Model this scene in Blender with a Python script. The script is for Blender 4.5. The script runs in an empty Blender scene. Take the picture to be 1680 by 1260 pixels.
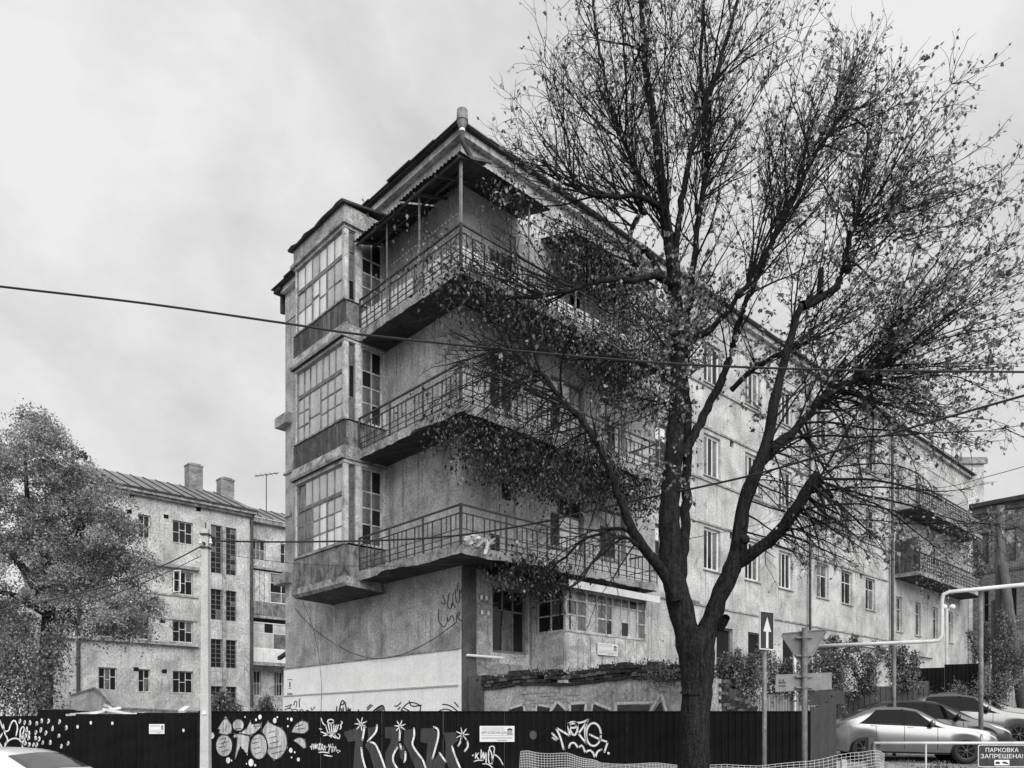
import bpy, math, random
import numpy as np
from mathutils import Vector, Matrix

random.seed(7)
rng = np.random.default_rng(11)
R = math.radians
scene = bpy.context.scene
COL = scene.collection

# ------------------------------------------------------------------ camera, sky, sun, exposure
F_PX, CX, HY, CAM_H = 1265.0, 840.0, 1192.0, 1.7      # focal length and horizon in photo pixels
cam_d = bpy.data.cameras.new("camera")
cam = bpy.data.objects.new("camera", cam_d)
COL.objects.link(cam)
cam.location = (0, 0, CAM_H)
cam.rotation_euler = (R(90), 0, 0)
cam_d.sensor_width = 36.0
cam_d.lens = F_PX / 1680 * 36
cam_d.shift_y = (HY - 630) / 1680
cam_d.clip_start, cam_d.clip_end = 0.1, 3000
scene.camera = cam

SUN_ELEV, SUN_AZ = 38.0, 20.0       # behind the camera, a little to the right
world = bpy.data.worlds.new("World")
scene.world = world
world.use_nodes = True
wn, wl = world.node_tree.nodes, world.node_tree.links
wn.clear()
out = wn.new("ShaderNodeOutputWorld")
bg = wn.new("ShaderNodeBackground")
sky = wn.new("ShaderNodeTexSky")
sky.sky_type = 'NISHITA'
sky.sun_disc = False
sky.sun_elevation = R(SUN_ELEV)
sky.sun_rotation = R(180 - SUN_AZ)
sky.air_density, sky.dust_density = 1.0, 4.0
bw = wn.new("ShaderNodeRGBToBW")
tc = wn.new("ShaderNodeTexCoord")
mp = wn.new("ShaderNodeMapping")
mp.inputs['Scale'].default_value = (1.0, 1.0, 1.35)
cl = wn.new("ShaderNodeTexNoise")
cl.inputs['Scale'].default_value = 3.1
cl.inputs['Detail'].default_value = 12
cl.inputs['Roughness'].default_value = 0.6
cl.inputs['Distortion'].default_value = 0.15
cr = wn.new("ShaderNodeMapRange")
cr.inputs['From Min'].default_value = 0.36
cr.inputs['From Max'].default_value = 0.62
cr.inputs['To Min'].default_value = 5.3
cr.inputs['To Max'].default_value = 7.2
mixs = wn.new("ShaderNodeMix")
mixs.data_type = 'FLOAT'
mixs.inputs[0].default_value = 0.93           # a closed cloud deck with a little of the clear sky behind it
wl.new(sky.outputs[0], bw.inputs[0])
wl.new(tc.outputs['Generated'], mp.inputs[0])
wl.new(mp.outputs[0], cl.inputs['Vector'])
wl.new(cl.outputs['Fac'], cr.inputs['Value'])
wl.new(bw.outputs[0], mixs.inputs[2])
wl.new(cr.outputs[0], mixs.inputs[3])
wl.new(mixs.outputs[0], bg.inputs['Color'])
bg.inputs['Strength'].default_value = 0.05
wl.new(bg.outputs[0], out.inputs['Surface'])

sun_d = bpy.data.lights.new("sun", 'SUN')
sun_d.energy = 1.5
sun_d.angle = R(60)
sun_d.color = (1.0, 0.995, 0.985)
sun = bpy.data.objects.new("sun", sun_d)
COL.objects.link(sun)
_sd = Vector((math.sin(R(SUN_AZ)) * math.cos(R(SUN_ELEV)), -math.cos(R(SUN_AZ)) * math.cos(R(SUN_ELEV)), math.sin(R(SUN_ELEV))))
sun.rotation_euler = _sd.to_track_quat('Z', 'Y').to_euler()
sun.location = _sd * 60

vs = scene.view_settings
vs.view_transform = 'Standard'
vs.look = 'None'
vs.exposure = 1.32
vs.gamma = 1.0
scene.render.engine = 'CYCLES'
scene.cycles.max_bounces = 6
scene.cycles.diffuse_bounces = 3
scene.cycles.glossy_bounces = 2
scene.cycles.transparent_max_bounces = 6

# ------------------------------------------------------------------ helpers
def W(px, py, Y):
    """world point seen at photo pixel (px, py) at distance Y"""
    return Vector(((px - CX) / F_PX * Y, Y, CAM_H + (HY - py) / F_PX * Y))

class MB:
    def __init__(s):
        s.v, s.f = [], []
    def add(s, vs_, fs_):
        n = len(s.v)
        s.v += [tuple(p) for p in vs_]
        s.f += [tuple(i + n for i in f) for f in fs_]
        return s
    def box(s, x0, x1, y0, y1, z0, z1):
        return s.add([(x0, y0, z0), (x1, y0, z0), (x1, y1, z0), (x0, y1, z0), (x0, y0, z1), (x1, y0, z1), (x1, y1, z1), (x0, y1, z1)],
                     [(0, 3, 2, 1), (4, 5, 6, 7), (0, 1, 5, 4), (1, 2, 6, 5), (2, 3, 7, 6), (3, 0, 4, 7)])
    def quad(s, a, b, c, d):
        return s.add([a, b, c, d], [(0, 1, 2, 3)])
    def bar(s, a, b, w, h=None):
        """a box from a to b with section w x h"""
        h = h or w
        a, b = Vector(a), Vector(b)
        d = (b - a)
        if d.length < 1e-6:
            return s
        d.normalize()
        up = Vector((0, 0, 1)) if abs(d.z) < 0.95 else Vector((1, 0, 0))
        x = d.cross(up).normalized() * (w / 2)
        y = x.cross(d).normalized() * (h / 2)
        return s.add([a - x - y, a + x - y, a + x + y, a - x + y, b - x - y, b + x - y, b + x + y, b - x + y],
                     [(0, 3, 2, 1), (4, 5, 6, 7), (0, 1, 5, 4), (1, 2, 6, 5), (2, 3, 7, 6), (3, 0, 4, 7)])
    def tube(s, pts, rad, sides=6, cap=True):
        pts = [Vector(p) for p in pts]
        if not hasattr(rad, '__len__'):
            rad = [rad] * len(pts)
        ref = None
        rings = []
        for i, p in enumerate(pts):
            t = pts[min(i + 1, len(pts) - 1)] - pts[max(i - 1, 0)]
            if t.length < 1e-9:
                t = Vector((0, 0, 1))
            t.normalize()
            if ref is None:
                ref = Vector((0, 0, 1)) if abs(t.z) < 0.9 else Vector((1, 0, 0))
            x = ref.cross(t)
            if x.length < 1e-5:
                x = Vector((0, 1, 0)).cross(t)
            x.normalize()
            y = t.cross(x)
            ref = y
            rings.append([p + (x * math.cos(2 * math.pi * k / sides) + y * math.sin(2 * math.pi * k / sides)) * rad[i] for k in range(sides)])
        vs_ = [q for r in rings for q in r]
        fs_ = []
        for i in range(len(pts) - 1):
            for k in range(sides):
                k2 = (k + 1) % sides
                fs_.append((i * sides + k, i * sides + k2, (i + 1) * sides + k2, (i + 1) * sides + k))
        if cap:
            fs_.append(tuple(range(sides - 1, -1, -1)))
            fs_.append(tuple((len(pts) - 1) * sides + k for k in range(sides)))
        return s.add(vs_, fs_)
    def lathe(s, prof, c=(0, 0, 0), sides=16, axis='z'):
        vs_, fs_ = [], []
        for r, h in prof:
            for k in range(sides):
                a = 2 * math.pi * k / sides
                p = (r * math.cos(a), r * math.sin(a), h)
                if axis == 'y':
                    p = (p[0], h, p[1])
                vs_.append((p[0] + c[0], p[1] + c[1], p[2] + c[2]))
        n = len(prof)
        for i in range(n - 1):
            for k in range(sides):
                k2 = (k + 1) % sides
                q = (i * sides + k, i * sides + k2, (i + 1) * sides + k2, (i + 1) * sides + k)
                fs_.append(q if axis == 'z' else q[::-1])
        fs_.append(tuple(range(sides)) if axis == 'y' else tuple(range(sides - 1, -1, -1)))
        e = tuple((n - 1) * sides + k for k in range(sides))
        fs_.append(e if axis == 'z' else e[::-1])
        return s.add(vs_, fs_)
    def prism(s, poly, to3, d):
        """extrude a 2D polygon; to3(u, v, depth) -> point"""
        n = len(poly)
        vs_ = [to3(u, v, 0) for u, v in poly] + [to3(u, v, d) for u, v in poly]
        fs_ = [tuple(range(n)), tuple(range(2 * n - 1, n - 1, -1))]
        for i in range(n):
            j = (i + 1) % n
            fs_.append((j, i, n + i, n + j))
        return s.add(vs_, fs_)
    def mesh(s, name, mat, smooth=False):
        me = bpy.data.meshes.new(name)
        me.from_pydata([tuple(p) for p in s.v], [], s.f)
        if mat:
            me.materials.append(mat)
        if smooth:
            me.shade_smooth()
        me.update()
        return me

def link(name, me, parent=None, loc=None, rotz=None):
    o = bpy.data.objects.new(name, me)
    COL.objects.link(o)
    if parent:
        o.parent = parent
    if loc is not None:
        o.location = loc
    if rotz is not None:
        o.rotation_euler = (0, 0, rotz)
    return o

def obj(name, mb, mat, parent=None, smooth=False, loc=None, rotz=None, label=None):
    o = link(name, mb.mesh(name, mat, smooth), parent, loc, rotz)
    if label:
        o['label'] = label
    return o

def tag(o, label, cat, group=None):
    o['label'], o['category'] = label, cat
    if group:
        o['group'] = group
    return o

def thing(name, label, cat, loc=(0, 0, 0), rotz=0.0, group=None):
    o = bpy.data.objects.new(name, None)
    COL.objects.link(o)
    o.location = loc
    o.rotation_euler = (0, 0, rotz)
    return tag(o, label, cat, group)

def structure(name, mb, mat):
    o = obj(name, mb, mat)
    o['kind'] = 'structure'
    return o

def arrays(name, verts, faces, mat, parent=None, kind=None, smooth=False, rnd=None):
    """a mesh from numpy arrays, every face with the same number of corners"""
    me = bpy.data.meshes.new(name)
    nf, k = faces.shape
    me.vertices.add(len(verts))
    me.vertices.foreach_set('co', np.ascontiguousarray(verts, dtype=np.float32).ravel())
    me.loops.add(nf * k)
    me.polygons.add(nf)
    me.polygons.foreach_set('loop_start', np.arange(nf, dtype=np.int32) * k)
    me.polygons.foreach_set('loop_total', np.full(nf, k, dtype=np.int32))
    me.loops.foreach_set('vertex_index', np.ascontiguousarray(faces, dtype=np.int32).ravel())
    if rnd is not None:
        at = me.attributes.new('tone', 'FLOAT', 'FACE')
        at.data.foreach_set('value', rnd.astype(np.float32))
    me.materials.append(mat)
    me.update(calc_edges=True)
    if smooth:
        me.shade_smooth()
    o = link(name, me, parent)
    if kind:
        o['kind'] = kind
    return o

def text_mesh(txt, size, mat, extrude=0.002, align='CENTER', shear=0.0, sx=1.0, bold=0.0):
    cu = bpy.data.curves.new('lettering', 'FONT')
    cu.body, cu.size, cu.extrude, cu.align_x, cu.shear = txt, size, extrude, align, shear
    cu.offset = bold
    cu.align_y = 'CENTER'
    t = bpy.data.objects.new('lettering', cu)
    COL.objects.link(t)
    me = bpy.data.meshes.new_from_object(t.evaluated_get(bpy.context.evaluated_depsgraph_get()))
    bpy.data.objects.remove(t)
    bpy.data.curves.remove(cu)
    for v in me.vertices:
        v.co.x *= sx
    me.materials.clear()
    me.materials.append(mat)
    return me

# ------------------------------------------------------------------ materials (the photograph is black and white: all greys)
def g(v):
    return (v, v, v, 1)

def mat_plain(name, v, rough=0.7, metal=0.0, spec=0.5):
    m = bpy.data.materials.new(name)
    m.use_nodes = True
    b = m.node_tree.nodes['Principled BSDF']
    b.inputs['Base Color'].default_value = g(v)
    b.inputs['Roughness'].default_value = rough
    b.inputs['Metallic'].default_value = metal
    b.inputs['Specular IOR Level'].default_value = spec
    return m

def mat_noise(name, lo, hi, scale=2.0, rough=0.85, fine=40.0, fine_amt=0.25, stretch=(1, 1, 1), streak=0.0, streak_v=0.05, crack=0.0, bump=0.15, metal=0.0, cmin=0.35, cmax=0.65, spec=0.3, patch=0.0, patch_v=0.5):
    """mottled material: broad tones lo..hi, fine grain, optional vertical streaks of dirt, peeled patches and cracks"""
    m = bpy.data.materials.new(name)
    m.use_nodes = True
    n, l = m.node_tree.nodes, m.node_tree.links
    b = n['Principled BSDF']
    b.inputs['Roughness'].default_value = rough
    b.inputs['Metallic'].default_value = metal
    b.inputs['Specular IOR Level'].default_value = spec
    t = n.new('ShaderNodeTexCoord')
    mpg = n.new('ShaderNodeMapping')
    mpg.inputs['Scale'].default_value = stretch
    l.new(t.outputs['Object'], mpg.inputs[0])
    def noise(sc, detail, vec, dist=0.0, rgh=0.6):
        q = n.new('ShaderNodeTexNoise')
        q.inputs['Scale'].default_value = sc
        q.inputs['Detail'].default_value = detail
        q.inputs['Roughness'].default_value = rgh
        q.inputs['Distortion'].default_value = dist
        l.new(vec, q.inputs['Vector'])
        return q.outputs['Fac']
    def rng_(v, a, c, d, e):
        q = n.new('ShaderNodeMapRange')
        for i, x in zip(('From Min', 'From Max', 'To Min', 'To Max'), (a, c, d, e)):
            q.inputs[i].default_value = x
        l.new(v, q.inputs['Value'])
        return q.outputs[0]
    def mixf(fac, a, c):
        q = n.new('ShaderNodeMix')
        q.data_type = 'FLOAT'
        for i, x in ((0, fac), (2, a), (3, c)):
            if isinstance(x, (int, float)):
                q.inputs[i].default_value = x
            else:
                l.new(x, q.inputs[i])
        return q.outputs[0]
    def mul(a, c):
        q = n.new('ShaderNodeMath')
        q.operation = 'MULTIPLY'
        for i, x in ((0, a), (1, c)):
            if isinstance(x, (int, float)):
                q.inputs[i].default_value = x
            else:
                l.new(x, q.inputs[i])
        return q.outputs[0]
    base = rng_(noise(scale, 8, mpg.outputs[0], 0.6, 0.65), cmin, cmax, lo, hi)
    fn = noise(fine, 4, t.outputs['Object'])
    val = mul(base, rng_(fn, 0.3, 0.7, 1 - fine_amt, 1 + fine_amt))
    if patch > 0:
        pf = rng_(noise(scale * 0.9 + 0.4, 7, mpg.outputs[0], 1.2, 0.7), 0.66 - patch * 0.1, 0.67 - patch * 0.1, 0, 1)
        val = mixf(mul(pf, 0.8), val, patch_v)
    if streak > 0:
        mp2 = n.new('ShaderNodeMapping')
        mp2.inputs['Scale'].default_value = (5.5, 5.5, 0.35)
        l.new(t.outputs['Object'], mp2.inputs[0])
        s1 = rng_(noise(1.2, 6, mp2.outputs[0], 0.3, 0.7), 0.5, 0.72, 0, 1)
        s2 = rng_(noise(0.5, 4, t.outputs['Object']), 0.35, 0.6, 0, 1)
        val = mixf(mul(mul(s1, s2), streak), val, streak_v)
    if crack > 0:
        vo = n.new('ShaderNodeTexVoronoi')
        vo.feature = 'DISTANCE_TO_EDGE'
        vo.inputs['Scale'].default_value = 0.8
        wv = n.new('ShaderNodeVectorMath')
        wv.operation = 'ADD'
        nc = n.new('ShaderNodeTexNoise')
        nc.inputs['Scale'].default_value = 3.0
        nc.inputs['Detail'].default_value = 5
        l.new(t.outputs['Object'], nc.inputs['Vector'])
        l.new(t.outputs['Object'], wv.inputs[0])
        l.new(nc.outputs['Color'], wv.inputs[1])
        l.new(wv.outputs[0], vo.inputs['Vector'])
        ck = rng_(vo.outputs['Distance'], 0.0, 0.012, 1, 0)
        lim = rng_(noise(0.7, 3, t.outputs['Object']), 0.5, 0.58, 0, 1)
        val = mixf(mul(mul(ck, lim), crack), val, 0.04)
    l.new(val, b.inputs['Base Color'])
    if bump > 0:
        bp = n.new('ShaderNodeBump')
        bp.inputs['Strength'].default_value = bump
        bp.inputs['Distance'].default_value = 0.02
        ad = n.new('ShaderNodeMath')
        ad.operation = 'ADD'
        l.new(fn, ad.inputs[0])
        l.new(base, ad.inputs[1])
        l.new(ad.outputs[0], bp.inputs['Height'])
        l.new(bp.outputs[0], b.inputs['Normal'])
    return m

def mat_leaf(name, lo, hi, trans=0.35):
    m = bpy.data.materials.new(name)
    m.use_nodes = True
    n, l = m.node_tree.nodes, m.node_tree.links
    b = n['Principled BSDF']
    b.inputs['Roughness'].default_value = 0.5
    at = n.new('ShaderNodeAttribute')
    at.attribute_name = 'tone'
    mr = n.new('ShaderNodeMapRange')
    mr.inputs['To Min'].default_value = lo
    mr.inputs['To Max'].default_value = hi
    l.new(at.outputs['Fac'], mr.inputs['Value'])
    l.new(mr.outputs[0], b.inputs['Base Color'])
    tr = n.new('ShaderNodeBsdfTranslucent')
    l.new(mr.outputs[0], tr.inputs['Color'])
    mx = n.new('ShaderNodeMixShader')
    mx.inputs[0].default_value = trans
    l.new(b.outputs[0], mx.inputs[1])
    l.new(tr.outputs[0], mx.inputs[2])
    l.new(mx.outputs[0], n['Material Output'].inputs['Surface'])
    return m

def mat_brick(name, lo, hi, mortar, scale=1.0):
    m = bpy.data.materials.new(name)
    m.use_nodes = True
    n, l = m.node_tree.nodes, m.node_tree.links
    b = n['Principled BSDF']
    b.inputs['Roughness'].default_value = 0.9
    t = n.new('ShaderNodeTexCoord')
    sp = n.new('ShaderNodeSeparateXYZ')
    l.new(t.outputs['Object'], sp.inputs[0])
    ad = n.new('ShaderNodeMath')
    ad.operation = 'ADD'
    l.new(sp.outputs[0], ad.inputs[0])
    l.new(sp.outputs[1], ad.inputs[1])
    cb = n.new('ShaderNodeCombineXYZ')
    l.new(ad.outputs[0], cb.inputs[0])
    l.new(sp.outputs[2], cb.inputs[1])
    br = n.new('ShaderNodeTexBrick')
    br.inputs['Scale'].default_value = scale
    br.inputs['Brick Width'].default_value = 0.26
    br.inputs['Row Height'].default_value = 0.077
    br.inputs['Mortar Size'].default_value = 0.009
    br.inputs['Color1'].default_value = g(lo)
    br.inputs['Color2'].default_value = g(hi)
    br.inputs['Mortar'].default_value = g(mortar)
    l.new(cb.outputs[0], br.inputs['Vector'])
    no = n.new('ShaderNodeTexNoise')
    no.inputs['Scale'].default_value = 1.3
    no.inputs['Detail'].default_value = 7
    l.new(t.outputs['Object'], no.inputs['Vector'])
    mr = n.new('ShaderNodeMapRange')
    for i, x in zip(('From Min', 'From Max', 'To Min', 'To Max'), (0.3, 0.7, 0.55, 1.4)):
        mr.inputs[i].default_value = x
    l.new(no.outputs['Fac'], mr.inputs['Value'])
    mu = n.new('ShaderNodeVectorMath')
    mu.operation = 'SCALE'
    l.new(br.outputs['Color'], mu.inputs[0])
    l.new(mr.outputs[0], mu.inputs['Scale'])
    l.new(mu.outputs[0], b.inputs['Base Color'])
    bp = n.new('ShaderNodeBump')
    bp.inputs['Strength'].default_value = 0.6
    bp.inputs['Distance'].default_value = 0.02
    bp.invert = True
    l.new(br.outputs['Fac'], bp.inputs['Height'])
    l.new(bp.outputs[0], b.inputs['Normal'])
    return m

M = {}
M['plaster'] = mat_noise('plaster', 0.27, 0.55, 0.8, 0.9, 18, 0.42, streak=0.95, streak_v=0.1, crack=0.8, patch=0.1, patch_v=0.25, bump=0.3)
M['plaster_side'] = mat_noise('plaster_side', 0.22, 0.5, 1.0, 0.9, 16, 0.45, streak=0.95, bump=0.35, crack=0.6, streak_v=0.08, patch=0.1, patch_v=0.42)
M['plaster_dark'] = mat_noise('plaster_dark', 0.05, 0.13, 1.2, 0.9, 22, 0.3, streak=0.6, streak_v=0.03)
M['plaster_pale'] = mat_noise('plaster_pale', 0.28, 0.56, 0.7, 0.9, 9, 0.4, streak=0.85, streak_v=0.12, crack=1.0, patch=0.1, patch_v=0.22)
M['whitewash'] = mat_noise('whitewash', 0.78, 0.88, 0.7, 0.85, 14, 0.1, streak=0.3, streak_v=0.38, bump=0.12)
M['concrete'] = mat_noise('concrete', 0.12, 0.42, 2.6, 0.9, 22, 0.5, streak=0.6, streak_v=0.06, bump=0.5)
M['concrete_pale'] = mat_noise('concrete_pale', 0.4, 0.5, 2.0, 0.85, 30, 0.15, bump=0.1)
M['soffit'] = mat_noise('soffit', 0.02, 0.065, 1.6, 0.95, 18, 0.35, bump=0.5)  # dark undersides: soot and the shade beneath put into the colour
M['old_paint'] = mat_noise('old_paint', 0.27, 0.64, 3.0, 0.7, 30, 0.4, streak=0.8, streak_v=0.08, patch=0.3, patch_v=0.12)
M['old_paint_dark'] = mat_noise('old_paint_dark', 0.10, 0.2, 3.0, 0.7, 45, 0.3, streak=0.5, streak_v=0.04)
M['frame_white'] = mat_noise('frame_white', 0.55, 0.7, 3.0, 0.6, 30, 0.1, bump=0)
M['sheet_dark'] = mat_noise('sheet_dark', 0.02, 0.08, 2.2, 0.6, 20, 0.5, streak=1.0, streak_v=0.22, patch=0.3, patch_v=0.3)
M['sheet_worn'] = mat_noise('sheet_worn', 0.05, 0.22, 2.6, 0.7, 20, 0.5, streak=1.0, streak_v=0.45, patch=0.2, patch_v=0.35)
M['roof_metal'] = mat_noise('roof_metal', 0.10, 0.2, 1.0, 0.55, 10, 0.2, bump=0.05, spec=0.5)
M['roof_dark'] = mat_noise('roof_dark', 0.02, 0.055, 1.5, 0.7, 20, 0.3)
M['iron'] = mat_noise('iron', 0.03, 0.075, 4.0, 0.65, 50, 0.35, bump=0.1)
M['iron_pale'] = mat_noise('iron_pale', 0.10, 0.22, 4.0, 0.65, 50, 0.4, bump=0.1)
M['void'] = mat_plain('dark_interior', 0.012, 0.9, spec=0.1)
M['glass_dark'] = mat_plain('glass_dark', 0.015, 0.06, spec=0.3)
M['glass_mid'] = mat_noise('glass_mid', 0.05, 0.2, 2.5, 0.12, 12, 0.2, bump=0.0, spec=0.6)
M['glass_pale'] = mat_noise('glass_pale', 0.3, 0.56, 1.1, 0.18, 8, 0.15, bump=0.0, spec=0.6)  # pale glass: sky reflected in the bay panes put into the colour
M['curtain'] = mat_noise('curtain', 0.6, 0.78, 1.2, 0.3, 9, 0.08, stretch=(6, 6, 0.4), bump=0.0)  # curtain tone; in the bays it stands for reflected sky
M['fence_black'] = mat_noise('fence_black', 0.004, 0.009, 1.2, 0.75, 30, 0.35, streak=0.35, streak_v=0.018, bump=0.05, spec=0.1)
M['fence_grey'] = mat_noise('fence_grey', 0.03, 0.06, 1.2, 0.6, 20, 0.2, streak=0.4, streak_v=0.09, bump=0.05)
M['fence_light'] = mat_noise('fence_light', 0.22, 0.3, 1.2, 0.6, 20, 0.15, streak=0.4, streak_v=0.12, bump=0.05)
M['paint_white'] = mat_noise('paint_white', 0.26, 0.66, 7.0, 0.7, 50, 0.3, stretch=(4, 4, 0.6), bump=0, cmin=.3, cmax=.5)
M['paint_pale'] = mat_noise('paint_pale', 0.18, 0.52, 5.0, 0.7, 40, 0.3, stretch=(4, 4, 0.4), bump=0)
M['paint_grey'] = mat_noise('paint_grey', 0.022, 0.045, 3.0, 0.7, 40, 0.3, stretch=(4, 4, 0.4), bump=0)
M['paint_dim'] = mat_noise('paint_dim', 0.04, 0.09, 4.0, 0.7, 40, 0.4, bump=0)
M['paint_black'] = mat_plain('paint_black', 0.012, 0.6)
M['paint_dark'] = mat_noise('paint_dark', 0.02, 0.05, 4.0, 0.7, 40, 0.3, bump=0)
M['brickwork_face'] = mat_brick('brickwork_sooty', 0.03, 0.12, 0.34)
M['asphalt'] = mat_noise('asphalt', 0.04, 0.07, 0.4, 0.9, 35, 0.35, bump=0.2)
M['bark'] = mat_noise('bark', 0.006, 0.03, 4.0, 0.95, 26, 0.5, stretch=(7, 7, 0.8), bump=1.0, spec=0.1)
M['twig'] = mat_plain('twig', 0.018, 0.9, spec=0.1)
M['bark_far'] = mat_noise('bark_far', 0.015, 0.035, 2.0, 0.95, 20, 0.3, stretch=(4, 4, 0.6), bump=0.5, spec=0.1)
M['leaf_lime'] = mat_leaf('leaf_lime', 0.07, 0.46, 0.42)
M['leaf_dense'] = mat_leaf('leaf_dense', 0.035, 0.38, 0.28)
M['leaf_vine'] = mat_leaf('leaf_vine', 0.008, 0.36, 0.12)
M['leaf_bush'] = mat_leaf('leaf_bush', 0.03, 0.32, 0.3)
M['grass'] = mat_leaf('grass_blade', 0.10, 0.4, 0.3)
M['wood'] = mat_noise('wood', 0.05, 0.11, 3.0, 0.9, 30, 0.3, stretch=(6, 6, 0.5), bump=0.3)
M['mullion'] = mat_noise('mullion_paint', 0.09, 0.26, 3.0, 0.7, 45, 0.3, streak=0.5, streak_v=0.04)
M['railing_cloth'] = mat_noise('railing_cloth', 0.6, 0.8, 2.0, 0.8, 30, 0.15, streak=0.4, streak_v=0.15)
M['wood_pale'] = mat_noise('wood_pale', 0.3, 0.5, 3.0, 0.9, 30, 0.3, stretch=(6, 6, 0.5), bump=0.3)
M['brick'] = mat_noise('brick_clay', 0.08, 0.2, 2.5, 0.95, 40, 0.35, bump=0.5)
M['brick_dark'] = mat_noise('brick_dark', 0.02, 0.07, 2.5, 0.95, 40, 0.4, bump=0.5)
M['brickwork'] = mat_brick('brickwork', 0.045, 0.09, 0.12)
M['brickwork_red'] = mat_brick('brickwork_chimney', 0.12, 0.24, 0.3)
M['sign_back'] = mat_noise('sign_back', 0.16, 0.26, 3.0, 0.55, 25, 0.12, bump=0.0, spec=0.5)
M['sign_face'] = mat_plain('sign_face', 0.7, 0.5)
M['sign_blue'] = mat_plain('sign_blue', 0.025, 0.45)
M['steel'] = mat_noise('steel', 0.13, 0.24, 5.0, 0.5, 30, 0.25, bump=0.05, metal=0.2)
M['pipe_white'] = mat_noise('pipe_white', 0.5, 0.66, 2.0, 0.5, 30, 0.1, bump=0.0)
M['wire'] = mat_plain('wire_black', 0.012, 0.6)
M['net'] = mat_plain('plastic_net', 0.5, 0.6)
M['rubber'] = mat_plain('rubber', 0.015, 0.85)
M['rim'] = mat_plain('rim', 0.07, 0.4, 0.7)
M['car_glass'] = mat_plain('car_glass', 0.004, 0.06, spec=0.06)
M['screen_glass'] = mat_plain('screen_glass', 0.05, 0.05, spec=0.7)
M['lamp'] = mat_plain('lamp_glass', 0.5, 0.1)
M['trim'] = mat_plain('black_trim', 0.008, 0.6, spec=0.1)
M['porcelain'] = mat_plain('porcelain', 0.75, 0.2)
def mat_car(name, v, metal=0.75, rough=0.24):
    m = mat_plain(name, v, rough, metal)
    b = m.node_tree.nodes['Principled BSDF']
    b.inputs['Coat Weight'].default_value = 0.45
    b.inputs['Coat Roughness'].default_value = 0.05
    return m
M['car_silver'] = mat_car('car_silver', 0.2)
M['car_dark'] = mat_car('car_dark', 0.045)
M['car_grey'] = mat_car('car_grey', 0.13)
M['car_black'] = mat_car('car_black', 0.014)
M['car_white'] = mat_car('car_white', 0.68, 0.0)
M['car_mid'] = mat_car('car_mid', 0.1)

# ------------------------------------------------------------------ ground
def zg(x, y):
    s = min(1, max(0, (x - 3.5) / 3.0))
    s = s * s * (3 - 2 * s)
    return s * min(1.9, max(0.0, 0.071 * (y - 9.2)))

def ground():
    xs = sorted(set([-900, -400, -200, -100, -60, -40, -30] + [x for x in np.arange(-20, 30.1, 1.0)] + [40, 60, 100, 200, 400, 900]))
    ys = sorted(set([-900, -300, -100, -40, -10] + [y for y in np.arange(0, 44.1, 1.0)] + [50, 60, 80, 120, 200, 400, 900, 1800]))
    vs_ = [(x, y, zg(x, y) + (0.012 * math.sin(x * 3.1 + y) * math.sin(y * 2.3) if x > 4 and y < 44 else 0)) for y in ys for x in xs]
    n = len(xs)
    fs_ = [(j * n + i, j * n + i + 1, (j + 1) * n + i + 1, (j + 1) * n + i) for j in range(len(ys) - 1) for i in range(n - 1)]
    structure('ground', MB().add(vs_, fs_), M['ground'])
M['ground'] = mat_noise('ground_gravel', 0.16, 0.36, 1.6, 0.95, 24, 0.4, bump=0.6)
ground()
# asphalt street in front of the hoarding, one sheet 4 mm above the ground
structure('road', MB().quad((-60, -40, 0.004), (3.2, -40, 0.004), (3.2, 13.2, 0.004), (-60, 13.2, 0.004)), M['asphalt'])
structure('kerb', MB().box(-60, 3.2, 13.2, 13.38, -0.05, 0.13), M['concrete_pale'])
# ================================================================== MAIN BUILDING
# local frame: x runs along the right-hand street face, y along the left-hand face, origin at the corner nearest the camera
DRX, DRY = 1360 / 1857.4, 1265 / 1857.4
B_ROT = math.atan2(DRY, DRX)
B_ORG = Vector(((757 - CX) / F_PX * 20.0, 20.0, 0))
def BW(x, y, z):
    return Vector((B_ORG.x + x * DRX - y * DRY, B_ORG.y + x * DRY + y * DRX, z))
def face_hit(px, py, x=None, y=None):
    """building coordinates of the point of plane x=const or y=const seen at a photo pixel"""
    rx = (px - CX) / F_PX
    if y is not None:     # o + x*dR = Y*(rx,1)
        ox, oy = B_ORG.x - y * DRY, B_ORG.y + y * DRX
        t = (rx * oy - ox) / (DRX - rx * DRY)
        Y = oy + t * DRY
        return t, CAM_H + (HY - py) / F_PX * Y
    ox, oy = B_ORG.x + x * DRX, B_ORG.y + x * DRY
    t = (rx * oy - ox) / (-DRY - rx * DRX)
    Y = oy + t * DRX
    return t, CAM_H + (HY - py) / F_PX * Y

LEFT_ROT = R(-90)
LX, LY = 40.0, 9.8           # lengths of the two faces
Z_TOP = 17.04

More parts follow.
